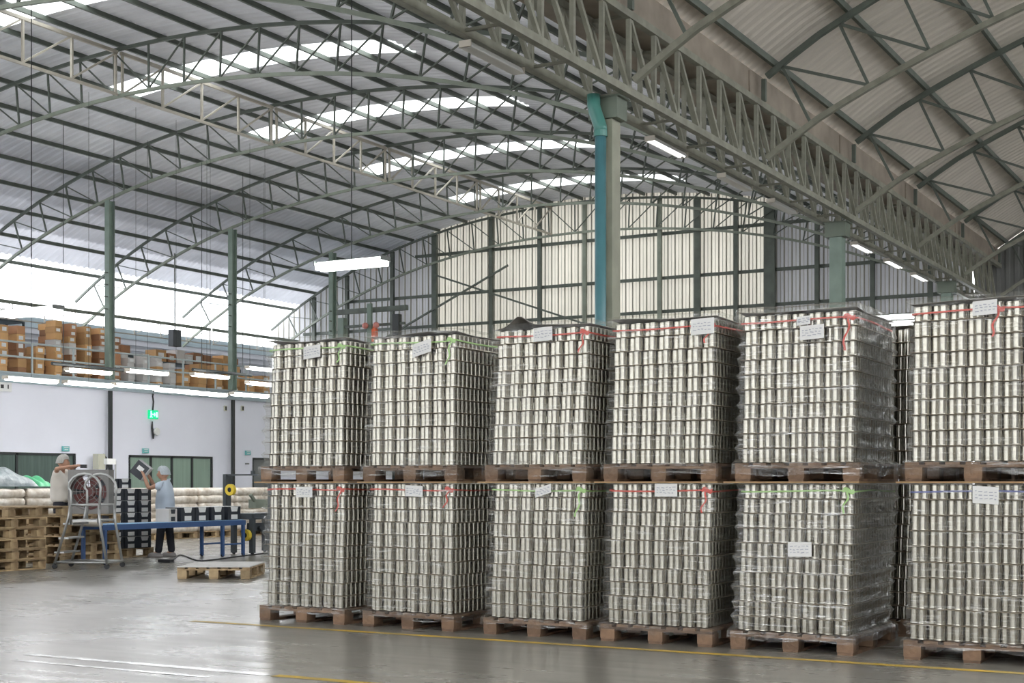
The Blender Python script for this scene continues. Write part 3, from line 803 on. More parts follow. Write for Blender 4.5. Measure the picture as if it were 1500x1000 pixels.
for idx, sx in ((6, 1.18), (4, -1.18), (3, -2.36)):
    make_load(idx, 'lower', bx+sx, YF+2.15, 0, 0, True); make_load(idx, 'upper', bx+sx, YF+2.15, ZT, 0, True)
o = obj('tin_cans', OTH, 'tin', smooth=True)
tag(o, 'rows of shiny tin cans filling the remaining wrapped pallet loads', 'cans', kind='stuff')

# ------------------------------------------------------------------ floor paint
def stripe(name, x0, x1, y, w, m, label, nm):
    mb = MB(); n = 60
    for k in range(n+1):
        x = x0+(x1-x0)*k/n
        mb.v += [(x, y-w/2+R.uniform(-.006, .006), .002), (x, y+w/2+R.uniform(-.006, .006), .002)]
    for k in range(n): mb.f.append((2*k, 2*k+2, 2*k+3, 2*k+1))
    o = obj(name, mb, m); tag(o, label, 'floor marking')
stripe('floor_line', -9.4, 3, 10.37, .10, 'floor_yellow', 'yellow painted floor line running along the front of the pallets', 0)
stripe('floor_line', -6.25, 3, 7.73, .10, 'floor_yellow', 'yellow painted floor line at the bottom edge of the picture', 0)
stripe('floor_line', -8.7, -6.3, 7.74, .10, 'floor_reflection', 'floor line continuing the lower yellow line, whitened to imitate reflected light', 0)
stripe('floor_line', -8.5, -6.6, 7.44, .06, 'floor_reflection', 'thin floor line nearest the camera, whitened to imitate reflected light', 0)

# ------------------------------------------------------------------ lamps
def fixture(u, v, X=None, pos=None, L=1.25, along='Y', lit=True, label='', rod=0, cool=False, gap=.0, big=False, group=None, dim=False):
    p = pos if pos is not None else at_x(u, v, X)
    t = thing('ceiling_light', label, 'light', p, 0 if along == 'Y' else pi/2, group=group)
    w = .26 if big else .16
    b = MB(); prof = [(-w/2, .0), (-w/4, .07), (w/4, .07), (w/2, .0), (w/2-.01, -.0), (w/4-.01, .055), (-w/4+.01, .055), (-w/2+.01, 0)]
    n = len(prof)
    for yy in (-L/2, L/2):
        for x, z in prof: b.v.append((x, yy, z))
    for k in range(n): b.f.append((k, (k+1) % n, n+(k+1) % n, n+k))
    b.f.append((0, 1, 2, 3)); b.f.append((n+3, n+2, n+1, n))
    obj('housing', b, 'lamp_white' if not big else 'lamp_dark', t)
    for x in ((-.035, .035) if not big else (-.06, .06)):
        b = MB(); b.path([(x, -L/2+.03, .02), (x, L/2-.03, .02)], (.040 if not dim else .022) if lit else .018, 10); obj('tube', b, ('tube_cool' if cool else ('tube_dim' if dim else 'tube')) if lit else 'tube_off', t, smooth=True)
    if big:
        b = MB(); b.box((0, 0, -.02), (.25, L-.03, .10)); obj('lens', b, 'tube_cool' if cool else 'tube', t)
    if not lit:
        b = MB(); b.box((0, 0, -.004), (w-.01, L-.04, .006)); obj('diffuser', b, 'tube_off', t)
    for e in (-1, 1):
        b = MB(); b.box((0, e*(L/2+.01), .035), (w, .02, .075)); obj('end_cap', b, 'lattice' if not big else 'lamp_dark', t)
    if rod:
        b = MB()
        b.path([(0, 0, .07), (0, 0, rod)], .010 if big else .004, 6)
        obj('hanging_rod', b, 'black', t)
    return t
LM = [(46, 558, 'under the mezzanine edge, above the left strip window'), (130, 545.5, 'upper row, just left of the leftmost slim column'), (130, 564, 'lower row, directly in front of the leftmost slim column'),
      (199, 567, 'lower row, just right of the leftmost slim column'), (216, 546.5, 'upper row, in front of the low mezzanine cartons'), (308, 552, 'upper row, left of the middle slim column'),
      (258, 574, 'lower row, first of the pair above the green exit sign'), (303, 578, 'lower row, second of the pair right of the exit sign'), (366, 580, 'lower row, beside the leftmost can load'),
      (386, 542, 'topmost beside the leftmost upper can load'), (388, 564, 'middle one beside the leftmost upper can load')]
for u, v, d in LM:
    X = -24.2 if v < 556 else -22.6; p = at_x(u, v, X)
    fixture(u, v, X, L=1.3, label='lit fluorescent light, '+d, rod=zl(X)-p.z-.02, group='lit lights hanging before the mezzanine')
pL = at_x(515, 386, -13.6); fixture(0, 0, pos=pL, L=1.3, along='X', label='large lit fluorescent light hanging alone in the middle of the hall', rod=zl(-13.6)+.9-pL.z, cool=True, big=True)
pL = at_x(46, 456, -19.4); fixture(0, 0, pos=pL, L=1.3, along='X', label='large lit fluorescent light hanging at the left edge near the mezzanine', rod=zl(-19.4)+.9-pL.z, big=True)
GLM = [(722, 78, 0, 'nearest, before the first column'), (977, 213, 1, 'just past the first column'), (1077, 262, 0, 'second past the first column'), (1146, 299, 0, 'last before the second column'),
       (1263, 358, 1, 'just past the second column'), (1309, 381, 1, 'midway between second and third columns'), (1347, 401, 1, 'last before the third column')]
for u, v, lit, d in GLM:
    p = at_x(u, v, GX-.30); p.z = 6.345
    fixture(0, 0, pos=p, L=1.25, lit=bool(lit), dim=True, label='fluorescent light under the valley girder, '+d, group='lights under the valley girder')

# ------------------------------------------------------------------ mezzanine: railing, racks, cartons
t = thing('guard_rail', 'grey guard rail along the mezzanine edge', 'railing', (MX+.02, 14, MZ))
L = YG-14.3
for z, nm in ((.74, 'top_rail'), (.38, 'mid_rail')):
    b = MB(); b.path([(0, 0, z), (0, L, z)], .025, 8); obj(nm, b, 'rail', t)
pb = MB(); pb.path([(0, 0, 0), (0, 0, .72)], .028, 8); pbm = pb.mesh('rail_post', M['rail'])
for k in range(21):
    link('rail_post', pbm, t, (0, .2+k*1.36, 0))
STK = []
cnt = 0
def carton(x, y, z, d, m, label, printed=True):
    t = thing('carton', label, 'carton', (x, y, z), R.uniform(-.05, .05), group='cartons stored on the mezzanine')
    b = MB(); b.box((0, 0, d[2]/2), d); obj('box', b, m, t)
    if printed:
        b = MB(); b.box((d[0]/2+.002, 0, d[2]*.5), (.003, d[1]*.55, d[2]*.5)); obj('paper_label', b, 'white_print', t)
    b = MB(); b.box((0, 0, d[2]+.001), (d[0], .05, .002)); obj('tape', b, 'card_dark' if m == 'card' else 'card', t)
u = 2; si = 0
while u < 398:
    si += 1
    y = at_x(u, 520, -29.0).y
    if u < 30: n, wd, hh = 6, .26, .21
    elif u < 75: n, wd, hh = R.choice((3, 4, 4)), .28, .2
    elif u < 150: n, wd, hh = R.choice((8, 9, 9)), .23, .165
    elif u < 170: n, wd, hh = 7, .26, .18
    elif u < 268: n, wd, hh = R.choice((4, 5, 6)), .24, .145
    else: n, wd, hh = R.choice((3, 4, 4)), .34, .2
    m = R.choice(('card', 'card', 'card', 'card_dark')) if (u < 170 or u > 268) else R.choice(('card_white', 'card_dark', 'card', 'card_white'))
    x = -29.1 - (0 if si % 2 else .55)
    z = MZ
    for k in range(n):
        h_ = hh*R.uniform(.92, 1.08)
        carton(x+R.uniform(-.03, .03), y+R.uniform(-.015, .015), z, (.36, wd, h_), m if R.random() < .8 else R.choice(('card', 'card_white')),
               '%s carton up in the %s stack from the left on the mezzanine' % (ORD[k+1], ORD[si]), R.random() < .6)
        z += h_+.004
    y2 = y+wd+.03
    nu = 750+F*tan(math.atan2(-29.0, y2)+TH)
    u = max(u+4, nu)
# racks behind the stacks
for i, (ya, yb, hh) in enumerate(((24.5, 27.4, 1.9), (28.2, 31.8, 1.2), (32.2, 36.4, 1.1))):
    t = thing('storage_rack', 'dark steel storage rack on the mezzanine, %s from the left' % ORD[i+1], 'rack', (-31.2, ya, MZ), group='racks on the mezzanine')
    for k in range(3):
        b = MB(); b.box((0, (yb-ya)/2, .55*(k+1)*hh/1.9), (.7, yb-ya, .05)); obj('shelf', b, 'shelf', t)
    for yy in (0.03, yb-ya-.03):
        for xx in (-.33, .33):
            b = MB(); b.box((xx, yy, hh*.43), (.05, .05, hh*.86)); obj('upright', b, 'shelf', t)
    y = ya+.3; k = 0
    while y < yb-.4:
        k += 1; w_ = R.uniform(.3, .5); h_ = R.uniform(.25, .42)
        carton(-31.1, y+w_/2, MZ+.55*3*hh/1.9+.03, (.45, w_, h_), R.choice(('card', 'card_dark', 'card_white')), '%s carton from the left on top of the %s mezzanine rack' % (ORD[k], ORD[i+1]), R.random() < .5)
        y += w_+.05
pk = at_x(282, 509, -29.2)
o = obj('hanging_speaker', MB().box((0, 0, 0), (.2, .34, .5)), 'dark_metal', loc=(-29.9, pk.y, 5.65)); tag(o, 'dark blue grey box hanging from a truss above the mezzanine', 'speaker')
b = MB(); b.path([(-29.9, pk.y, 5.9), (-29.9, pk.y, zl(-29.9)-.03)], .02, 6); obj('bracket', MB().path([(0, 0, .25), (0, 0, zl(-29.9)-5.68)], .02, 6), 'steel', o)
# dark pipes hung in front of the mezzanine
for i, (u0, u1, v0, v1) in enumerate(((76, 182, 532, 539), (282, 368, 541, 538))):
    a = at_x(u0, v0, -24.6); b_ = at_x(u1, v0+ (u1-u0)*.06, -24.6)
    mb = MB(); mb.path([(0, 0, 0), (0, b_.y-a.y, 0)], .04, 8)
    for q in (.15, .85): mb.path([(0, (b_.y-a.y)*q, 0), (0, (b_.y-a.y)*q, zl(-24.6)-a.z)], .008, 6)
    o = obj('hanging_conduit', mb, 'frame_dark', loc=a); tag(o, 'dark conduit hanging before the mezzanine near the %s slim column' % ('leftmost', 'middle')[i], 'conduit')

# ------------------------------------------------------------------ signs and small things on the white wall
WX = MX+.0
def wall_sign(name, u, v, w, h, m, label, cat, parts=()):
    p = at_x(u, v, WX); t = thing(name, label, cat, (WX+.01, p.y, p.z))
    b = MB(); b.box((.02, 0, 0), (.04, w, h)); obj('panel', b, m, t)
    for (nm, y, z, ww, hh, mm) in parts:
        b = MB(); b.box((.043, y, z), (.008, ww, hh)); obj(nm, b, mm, t)
    return t
t = wall_sign('exit_sign', 223, 607, .36, .24, 'sign_green', 'lit green exit sign on the white wall between the lights', 'sign')
b = MB(); b.box((.045, -.10, .01), (.01, .035, .10)); b.box((.045, -.10, .075), (.01, .035, .035)); b.bar((.045, -.10, -.03), (.045, -.14, -.085), .02); b.bar((.045, -.10, -.03), (.045, -.06, -.085), .02); b.bar((.045, -.1, .04), (.045, -.05, .0), .018); obj('running_figure', b, 'sign_glow', t)
b = MB(); b.box((.045, .0, 0), (.01, .10, .03)); b.bar((.045, .05, 0), (.045, .015, .045), .025); b.bar((.045, .05, 0), (.045, .015, -.045), .025); obj('arrow', b, 'sign_glow', t)
b = MB(); b.box((.045, .12, 0), (.01, .06, .15)); obj('doorway', b, 'sign_glow', t)
b = MB(); b.path([(.01, 0, .12), (.01, .03, .35), (.01, .0, .5), (.01, .04, .72)], .02, 6); obj('power_cord', b, 'black', t)
for u, v, lab in ((95, 657, 'small pale notice above the dark left strip window'), (212, 660, 'small teal notice above the light green panel window'), (362, 663, 'small teal notice beside the grey door near the leftmost can load')):
    wall_sign('wall_notice', u, v, .22, .13, 'sign_teal', lab, 'sign', (('printed_line', 0, .03, .15, .02, 'white_print'), ('printed_line', 0, -.025, .12, .02, 'white_print')))
wall_sign('wall_notice', 361, 679, .14, .04, 'door_grey', 'tiny dark plate beside the grey door below the teal notice', 'sign')
t = wall_sign('bay_sign', 5, 566, .42, .24, 'white_print', 'white board with black marks at the left edge under the mezzanine', 'sign', (('mark', -.08, 0, .09, .09, 'black'), ('mark', .10, 0, .03, .10, 'black')))
for u, lab in ((329, 'small dark wall speaker left of the dark pipe'), (354, 'small dark wall speaker right of the dark pipe')):
    wall_sign('wall_speaker', u, 598, .10, .16, 'ivory', lab, 'speaker', (('grille', 0, 0, .06, .11, 'black'),))
p = at_x(222, 632, WX); t = thing('wall_fan', 'small dark wall fan hanging below the exit sign', 'fan', (WX+.01, p.y, p.z))
b = MB(); b.path([(.02, 0, .28), (.03, -.02, .1), (.05, 0, -.02), (.05, 0, -.2)], [.015, .03, .045, .02], 8); obj('arm', b, 'black', t)
b = MB(); b.lathe([(.10, 0), (.11, .03), (.10, .06)], 16, (.08, .08, .0), 'X'); obj('cage', b, 'lamp_white', t)
p = at_x(146, 676, -27.7); t = thing('mounted_control_box', 'ivory control box at the foot of the dark wall post', 'electrical box', (-27.72, p.y, p.z))
b = MB(); b.box((0, 0, 0), (.2, .24, .4)); obj('cabinet', b, 'ivory', t)
b = MB(); b.box((.105, .0, .02), (.01, .18, .3)); obj('door', b, 'ivory', t)
b = MB(); b.path([(0, .14, .2), (.05, .25, .05), (.05, .22, -.2), (0, .2, -.28)], .025, 6); obj('cable', b, 'black', t)
p = at_x(163, 680, -25.6); t = thing('machine_panel', 'small white control panel on a bent stand behind the black cartons', 'control panel', (-25.6, p.y, 0))
b = MB(); b.box((0, -.05, p.z+.07), (.12, .28, .14)); obj('display', b, 'lamp_white', t)
b = MB(); b.path([(0, .14, 0), (0, .14, p.z+.1), (0, -.1, p.z+.1)], .02, 8); obj('stand', b, 'alu', t)

# ------------------------------------------------------------------ working area: pallets, wrapped goods
def pallet_at(x, y, z, rz, label, hz, pale=True):
    pr = PP
    return copy_tree(pr, (x, y, z), rz, label, group='pale wooden pallets in the packing area')
HP = .158
PP = pallet_proto('lowest pallet of the stack at the left edge of the picture', 'wood_pale', HP)
PP.location = (-17.55, 14.95, 0); PP['group'] = 'pale wooden pallets in the packing area'
for k in range(1, 6):
    pallet_at(-17.55+R.uniform(-.03, .03), 14.95+R.uniform(-.03, .03)+(.45 if k == 5 else 0), k*(HP+.002), R.uniform(-.02, .02), '%s pallet up in the stack at the left edge of the picture' % ORD[k+1], HP)
for k in range(5):
    pallet_at(-18.2+R.uniform(-.02, .02), 17.16+R.uniform(-.02, .02), k*(HP+.002), R.uniform(-.02, .02), '%s pallet up in the stack carrying the round fan' % ORD[k+1], HP)
pallet_at(-19.35, 17.4, 0, 0, 'pallet on the floor under the person in the cream shirt', HP)
lp = pallet_at(-13.52, 15.55, 0, TH, 'single low pallet lying on the open floor left of the cans', HP)
o = obj('plywood_sheet', MB().box((0, 0, .006), (1.0, 1.22, .012)), 'card_white', loc=(-13.52, 15.55, HP+.001), rz=TH); tag(o, 'pale thin board lying on the single low pallet', 'plywood')
# row of wrapped sacks on pallets in front of the white wall
def sack_layer(w, l, h, seed):
    rr = random.Random(seed); b = MB(); nx, ny = 14, 16
    ring = rrect(w/2, l/2, .06, 8, 10); n = len(ring)
    for z, s in ((0, .93), (.25*h, 1.0), (.6*h, 1.01), (.9*h, .97), (h, .90)):
        for q, (x, y) in enumerate(ring): b.v.append((x*s*(1+.012*sin(q*2.1+seed)), y*s*(1+.012*sin(q*1.7+seed)), z+.01*sin(q*1.1+seed*3)*(z > 0)))
    for li in range(4):
        for q in range(n): b.f.append((li*n+q, li*n+(q+1) % n, (li+1)*n+(q+1) % n, (li+1)*n+q))
    b.f.append(tuple(4*n+q for q in range(n))); b.f.append(tuple(range(n-1, -1, -1)))
    return b
for i in range(9):
    y = 18.7+i*1.3
    pallet_at(-23.7, y, 0, 0, '%s from the left among pallets under the wrapped cream sacks' % ORD[i+1], HP)
    t = thing('wrapped_sacks', 'shrink wrapped block of cream sacks by the white wall, %s from the left' % ORD[i+1], 'sacks', (-23.7, y, HP+.001), group='wrapped sack blocks by the white wall')
    for k in range(6):
        b = sack_layer(1.04, 1.24, .178, i*7+k); q = obj('sack_layer', b, 'sack', t, (R.uniform(-.02, .02), 0, k*.170), smooth=True)
for (y, w, h, m, lab) in ((20.0, 2.0, .42, 'plastic_bag', 'heap of grey plastic sheeting on the wrapped sacks at the left'), (21.2, .32, .24, 'bag_green', 'green plastic bundle beside the grey sheeting on the sacks')):
    rr = random.Random(int(y*10)); b = MB()
    def hp(s, t_):
        x = (s-.5)*.95; yy = (t_-.5)*w; e = (1-abs(2*s-1)**3)*(1-abs(2*t_-1)**3)
        return (x, yy, .02+max(0, e)**.5*h*(.75+.25*sin(7*s+5*t_)*cos(9*t_)))
    b.grid(24, 30, hp); n_ = len(b.v); b.add([(-.475, -w/2, .0), (.475, -w/2, 0), (.475, w/2, 0), (-.475, w/2, 0)], [(3, 2, 1, 0)])
    o = obj('plastic_heap', b, m, loc=(-23.7, y, HP+6*.172+.03), smooth=True); tag(o, lab, 'plastic sheeting')

# ------------------------------------------------------------------ conveyor, cartons, sealer
CX = -17.22; cy0, cy1 = 16.65, 20.15
t = thing('roller_conveyor', 'blue roller conveyor table in front of the person in pale blue', 'conveyor', (CX, cy0, 0))
L = cy1-cy0
for sx in (-1, 1):
    b = MB(); b.box((sx*.24, L/2, .60), (.03, L, .09)); obj('side_rail', b, 'blue_metal' , t)
rb = MB(); rb.path([(-.22, 0, .63), (.22, 0, .63)], .022, 8); rbm = rb.mesh('roller', M['blue_belt'], True)
k = 0
while .05+k*.06 < L: link('roller', rbm, t, (0, .05+k*.06, 0)); k += 1
for yy in (.06, L-.62, L-.06):
    for sx in (-1, 1):
        b = MB(); b.box((sx*.24, yy, .285), (.05, .05, .54)); obj('leg', b, 'blue_metal', t)
        b = MB(); b.lathe([(.03, -.012), (.03, .012)], 12, (sx*.24, yy, .03), 'X'); obj('caster', b, 'black', t)
for sx in (-1, 1):
    b = MB(); b.box((sx*.24, L-.34, .22), (.03, .52, .03)); obj('brace', b, 'blue_metal', t)
rb2 = MB(); rb2.path([(-.3, 0, 0), (.3, 0, 0)], .04, 10); obj('end_roller', rb2, 'lattice', t, (0, -.08, .66), smooth=True)
def black_carton(x, y, z, rz, label, d=(.30, .24, .19), white=False):
    t = thing('black_carton', label, 'carton', (x, y, z), rz, group='black cartons in the packing area')
    b = MB(); b.box((0, 0, d[2]/2), d); obj('box', b, 'black_card' if not white else 'card_white', t)
    b = MB()
    x1 = d[0]/2+.002
    b.add([(x1, -d[1]*.30, d[2]*.98), (x1, d[1]*.30, d[2]*.98), (x1, d[1]*.22, d[2]*.62), (x1, -d[1]*.22, d[2]*.62)], [(0, 3, 2, 1)])
    b.box((x1, d[1]*.0, d[2]*.22), (.002, d[1]*.5, d[2]*.34))
    obj('printed_panel', b, 'white_print' if not white else 'black_card', t)
    b = MB(); b.box((0, 0, d[2]+.001), (d[0]*.98, d[1]*.98, .002)); obj('lid', b, 'white_print', t)
    return t
ks = ['nearest the carton sealer', 'second from the carton sealer', 'third from the carton sealer', 'fourth from the carton sealer']
for k, uu in enumerate((333, 309, 286, 265)):
    y = CX/tan(ang(uu))
    black_carton(CX, y-.02, .653, 0, 'black carton with white print on the conveyor, %s' % ks[k], (.36, .34, .24))
black_carton(CX, CX/tan(ang(245))-.02, .653, 0, 'white fronted carton on the conveyor by the person in pale blue', (.30, .20, .22), True)
pallet_at(-18.82, 18.62, 0, 0, 'pallet carrying the stack of black cartons', HP)
rows = ['front', 'middle', 'rear']
for k in range(5):
    for a in range(3):
        for c in range(2):
            black_carton(-18.52-c*.47, 18.30+a*.335, HP+.002+k*.212, 0, 'black carton, %s row up, %s column, %s file of the pallet stack' % (ORD[k+1], ORD[a+1], ('near', 'far')[c]), (.44, .32, .205))
for a in range(2):
    black_carton(-18.55, 18.26+a*.33, HP+.002+5*.212+.002, 0, 'loose black carton on top of the black carton stack, %s one' % ORD[a+1], (.3, .3, .17))
# carton sealer
SXX = -17.25; sy = 20.35
t = thing('carton_sealer', 'dark carton taping machine with yellow tape rolls at the conveyor end', 'machine', (SXX, sy, 0))
b = MB(); b.box((0, .55, .70), (.52, 1.1, .11)); obj('table', b, 'dark_metal', t)
for yy in (.06, .95):
    for sx in (-.22, .22):
        b = MB(); b.box((sx, yy, .34), (.08, .09, .62)); obj('leg', b, 'dark_metal', t)
        b = MB(); b.lathe([(.035, -.015), (.035, .015)], 12, (sx, yy, .035), 'X'); obj('caster', b, 'black', t)
for sx, z0_ in ((-.42, .76), (.64, .0)):
    b = MB(); b.box((sx, .10, (z0_+1.48)/2), (.07, .15, 1.48-z0_)); obj('post', b, 'dark_metal', t)
b = MB(); b.box((.11, .10, 1.465), (1.0, .05, .03)); b.box((.2, .10, 1.51), (.06, .06, .06)); obj('top_frame', b, 'dark_metal', t)
b = MB(); b.box((.11, .10, .70), (1.13, .10, .06)); obj('cross_beam', b, 'dark_metal', t)
b = MB(); b.box((.05, .5, .93), (.16, .5, .16)); b.bar((.1, .3, .95), (.1, .15, 1.1), .05); b.box((.1, .75, .88), (.1, .25, .1)); obj('tape_head', b, 'steel_light', t)
b = MB(); b.box((0, .5, .50), (.14, .5, .14)); b.bar((.1, .4, .5), (.1, .55, .35), .05); obj('tape_head', b, 'dark_metal', t)
def roll(y, z):
    b = MB(); n = 24
    for x, r in ((-.09, .045), (-.09, .105), (-.02, .105), (-.02, .045)):
        for k in range(n): b.v.append((y+r*cos(2*pi*k/n), x, z+r*sin(2*pi*k/n)))
    for i in range(4):
        for k in range(n): b.f.append((i*n+k, i*n+(k+1) % n, ((i+1) % 4)*n+(k+1) % n, ((i+1) % 4)*n+k))
    r_ = obj('tape_roll', b, 'yellow', t); r_['label'] = 'yellow tape roll'
    b = MB(); b.lathe([(.045, -.085), (.045, .0)], 16, (y, 0, z), 'Y'); obj('core', b, 'black', r_)
roll(-.20, 1.19); roll(.17, .36)
# ladder
t = thing('rolling_ladder', 'grey wheeled platform ladder with curved handrails in front of the fan', 'ladder', (-16.62, 16.02, 0), TH-.12)
W2, D2 = .42, .30
for y_ in (-D2, D2):
    b = MB(); b.path([(-W2, y_, .07), (-W2+.22, y_, .78), (-W2+.26, y_, .98)], .022, 8); obj('front_leg', b, 'alu', t, smooth=True)
    b = MB(); b.path([(W2, y_, .07), (W2-.12, y_, .72), (W2-.13, y_, .98)], .022, 8); obj('rear_leg', b, 'alu', t, smooth=True)
    b = MB(); pts = [(-W2+.26, y_, .68)]
    pts += [(-W2+.26, y_, 1.2)] + [(.06-.26*cos(a)-.0, y_, 1.24+.22*sin(a)) for a in [pi*k/8 for k in range(9)]] + [(W2-.14, y_, .7)]
    b.path(pts, .02, 8); obj('handrail', b, 'alu', t, smooth=True)
    b = MB(); b.path([(-W2+.26, y_, .98), (W2-.13, y_, .98)], .018, 8); obj('mid_rail', b, 'alu', t, smooth=True)
    b = MB(); b.path([(-W2, y_, .1), (W2, y_, .1)], .018, 8); obj('base_bar', b, 'alu', t, smooth=True)
    for x_ in (-W2, W2):
        b = MB(); b.lathe([(.04, -.015), (.04, .015)], 14, (x_, y_, .04), 'Y'); obj('caster', b, 'black', t)
for x_ in (-W2, W2):
    b = MB(); b.path([(x_, -D2, .1), (x_, D2, .1)], .018, 8); obj('cross_bar', b, 'alu', t)
for k in range(3):
    b = MB(); b.box((-W2+.07+k*.07, 0, .25+k*.22), (.16, 2*D2-.02, .025)); obj('tread', b, 'alu', t)
b = MB(); b.box((.05, 0, .74), (.5, 2*D2-.02, .03)); obj('platform', b, 'alu', t)
# fan on its pallets
zf = 5*(HP+.002)
t = thing('drum_fan', 'square grey housed round fan standing on a pallet stack', 'fan', (-18.02, 17.42, zf), TH)
fs, fh = .68, .74
b = MB(); n = 32; c = (0, 0, .37); r_ = .315
for yy in (-.16, .16):
    for k in range(n):
        a = 2*pi*k/n; b.v.append((r_*cos(a), yy, .37+r_*sin(a)))
    for k in range(n):
        a = 2*pi*k/n; m_ = max(abs(cos(a)), abs(sin(a))); b.v.append((fs/2*cos(a)/m_, yy, .37+fh/2*sin(a)/m_))
for k in range(n):
    k2 = (k+1) % n
    b.f += [(k, k2, n+k2, n+k), (2*n+k2, 2*n+k, 3*n+k, 3*n+k2), (k2, k, 2*n+k, 2*n+k2), (n+k, n+k2, 3*n+k2, 3*n+k)]
obj('housing', b, 'fan_grey', t)
for q in range(5):
    b = MB(); a = 2*pi*q/5
    b.grid(4, 6, lambda s, u_: ((.06+.24*u_)*cos(a+(s-.5)*.9), -.02+.06*(s-.5), .37+(.06+.24*u_)*sin(a+(s-.5)*.9))); obj('blade', b, 'fan_red', t)
b = MB(); b.lathe([(.08, -.06), (.09, 0), (.08, .08)], 18, (0, 0, .37), 'Y'); obj('motor', b, 'fan_red', t)
b = MB()
for rr_ in (.08, .14, .2, .26, .31): b.path([(rr_*cos(2*pi*k/28), -.165, .37+rr_*sin(2*pi*k/28)) for k in range(28)], .005, 5, closed=True)
for k in range(8): b.path([(.06*cos(pi*k/4), -.165, .37+.06*sin(pi*k/4)), (.315*cos(pi*k/4), -.165, .37+.315*sin(pi*k/4))], .006, 5)
obj('guard', b, 'fan_grey', t)
# power cable on the floor
pts = [(243, 824), (252, 822), (262, 814), (270, 815), (290, 822), (310, 821), (340, 817), (372, 813), (392, 811)]
g0 = ground(*pts[0]); mb = MB(); P_ = [ground(u_, v_) - g0 + Vector((0, 0, .014)) for u_, v_ in pts]
sm = []
for i in range(len(P_)-1):
    for k in range(5):
        a, b_, c_, d_ = P_[max(0, i-1)], P_[i], P_[i+1], P_[min(len(P_)-1, i+2)]; s = k/5
        sm.append(.5*((2*b_)+(c_-a)*s+(2*a-5*b_+4*c_-d_)*s*s+(-a+3*b_-3*c_+d_)*s**3))
sm.append(P_[-1])
mb.path(sm, .012, 6); o = obj('power_cable', mb, 'black', loc=g0); tag(o, 'black power cable curling over the floor behind the low pallet', 'cable')
b = MB(); b.box((0, 0, .03), (.26, .10, .05)); obj('socket_strip', b, 'black', o)
# hoist frame and orange unit in front of the far gable
hp_ = at_y(541, 470, 38.6)
t = thing('lifting_gantry', 'grey steel hoist frame before the left part of the far gable', 'steel frame', (hp_.x, 38.6, 0))
zt = 7.0
for xx in (-1.1, 1.1):
    b = MB(); b.box((xx, 0, zt/2-.1), (.24, .2, zt-.2)); obj('post', b, 'column' if xx < 0 else 'frame_dark', t)
b = MB(); b.box((0, 0, zt), (3.0, .14, .16)); obj('beam', b, 'steel', t)
b = MB(); b.box((.1, -.12, zt/2+.1), (.16, .1, zt+.2)); obj('mast', b, 'column', t)
b = MB(); b.box((.2, 0, zt-.5), (2.4, .1, .08)); obj('lower_beam', b, 'steel', t)
for u_, v_, mm, lab, rs in ((549, 491, 'orange', 'bright orange box hanging on the hoist frame', 0), (535, 477, 'pink', 'left pale red lamp on the hoist frame', 1), (551, 476, 'pink', 'right pale red lamp on the hoist frame', 1)):
    q = at_y(u_, v_, 38.3)
    b = MB()
    if rs: b.lathe([(.04, -.10), (.09, -.06), (.105, 0), (.09, .06), (.04, .10)], 14)
    else: b.box((0, 0, 0), (.16, .14, .42)); b.box((0, 0, .26), (.1, .1, .1))
    o = obj('hanging_signal_lamp' if rs else 'hanging_hoist_block', b, mm, loc=q, smooth=bool(rs)); tag(o, lab, 'lamp' if rs else 'hoist')

# ------------------------------------------------------------------ people
def skin_obj(name, pts, edges, m, parent, root=0, sub=2):
    me = bpy.data.meshes.new(name+'_sk'); me.from_pydata([p[:3] for p in pts], edges, [])
    o = bpy.data.objects.new(name+'_sk', me); COL.objects.link(o)
    md = o.modifiers.new('s', 'SKIN'); md.use_smooth_shade = True
    if not me.skin_vertices: me.skin_vertices.new()
    for i, p in enumerate(pts):
        sv = me.skin_vertices[0].data[i]; r = p[3]; sv.radius = (r, p[4] if len(p) > 4 else r); sv.use_root = (i == root)
    sb = o.modifiers.new('u', 'SUBSURF'); sb.levels = sub; sb.render_levels = sub
    dg = bpy.context.evaluated_depsgraph_get(); dg.update()
    nm = bpy.data.meshes.new_from_object(o.evaluated_get(dg)); nm.name = name
    bpy.data.objects.remove(o); bpy.data.meshes.remove(me)
    nm.materials.clear(); nm.materials.append(M[m]); nm.polygons.foreach_set('use_smooth', [True]*len(nm.polygons))
    return link(name, nm, parent)
def chainE(idx): return [(a, b) for a, b in zip(idx[:-1], idx[1:])]
def head_mesh(face=-1):
    """head, centre at origin, facing x*face: skull, jaw, nose, ears"""
    b = MB(); nu_, nv_ = 20, 14
    def f(s, t):
        a = 2*pi*s; e = -pi/2+pi*t
        x = cos(e)*cos(a); y = cos(e)*sin(a); z = sin(e)
        px, py, pz = x*.098, y*.075, z*.118
        if x > 0 and z < .1: px += .012*(x)*(1-abs(z+.35)); pz -= .006*x
        if z < -.3 and x < 0: px *= .85
        nose = math.exp(-((z+.12)/.16)**2-(y/.16)**2)*(x > .7); px += .022*nose
        eye = math.exp(-((z-.12)/.10)**2-((abs(y)-.38)/.18)**2)*(x > .5); px -= .008*eye
        mouth = math.exp(-((z+.5)/.05)**2-(y/.35)**2)*(x > .4); px -= .004*mouth
        return (px*face, py*face, pz)
    b.grid(nu_, nv_, f)
    for s in (-1, 1): b.lathe([(.006, -.004), (.03, 0), (.022, .008)], 10, (0, s*.076, -.005), 'Y')
    return b
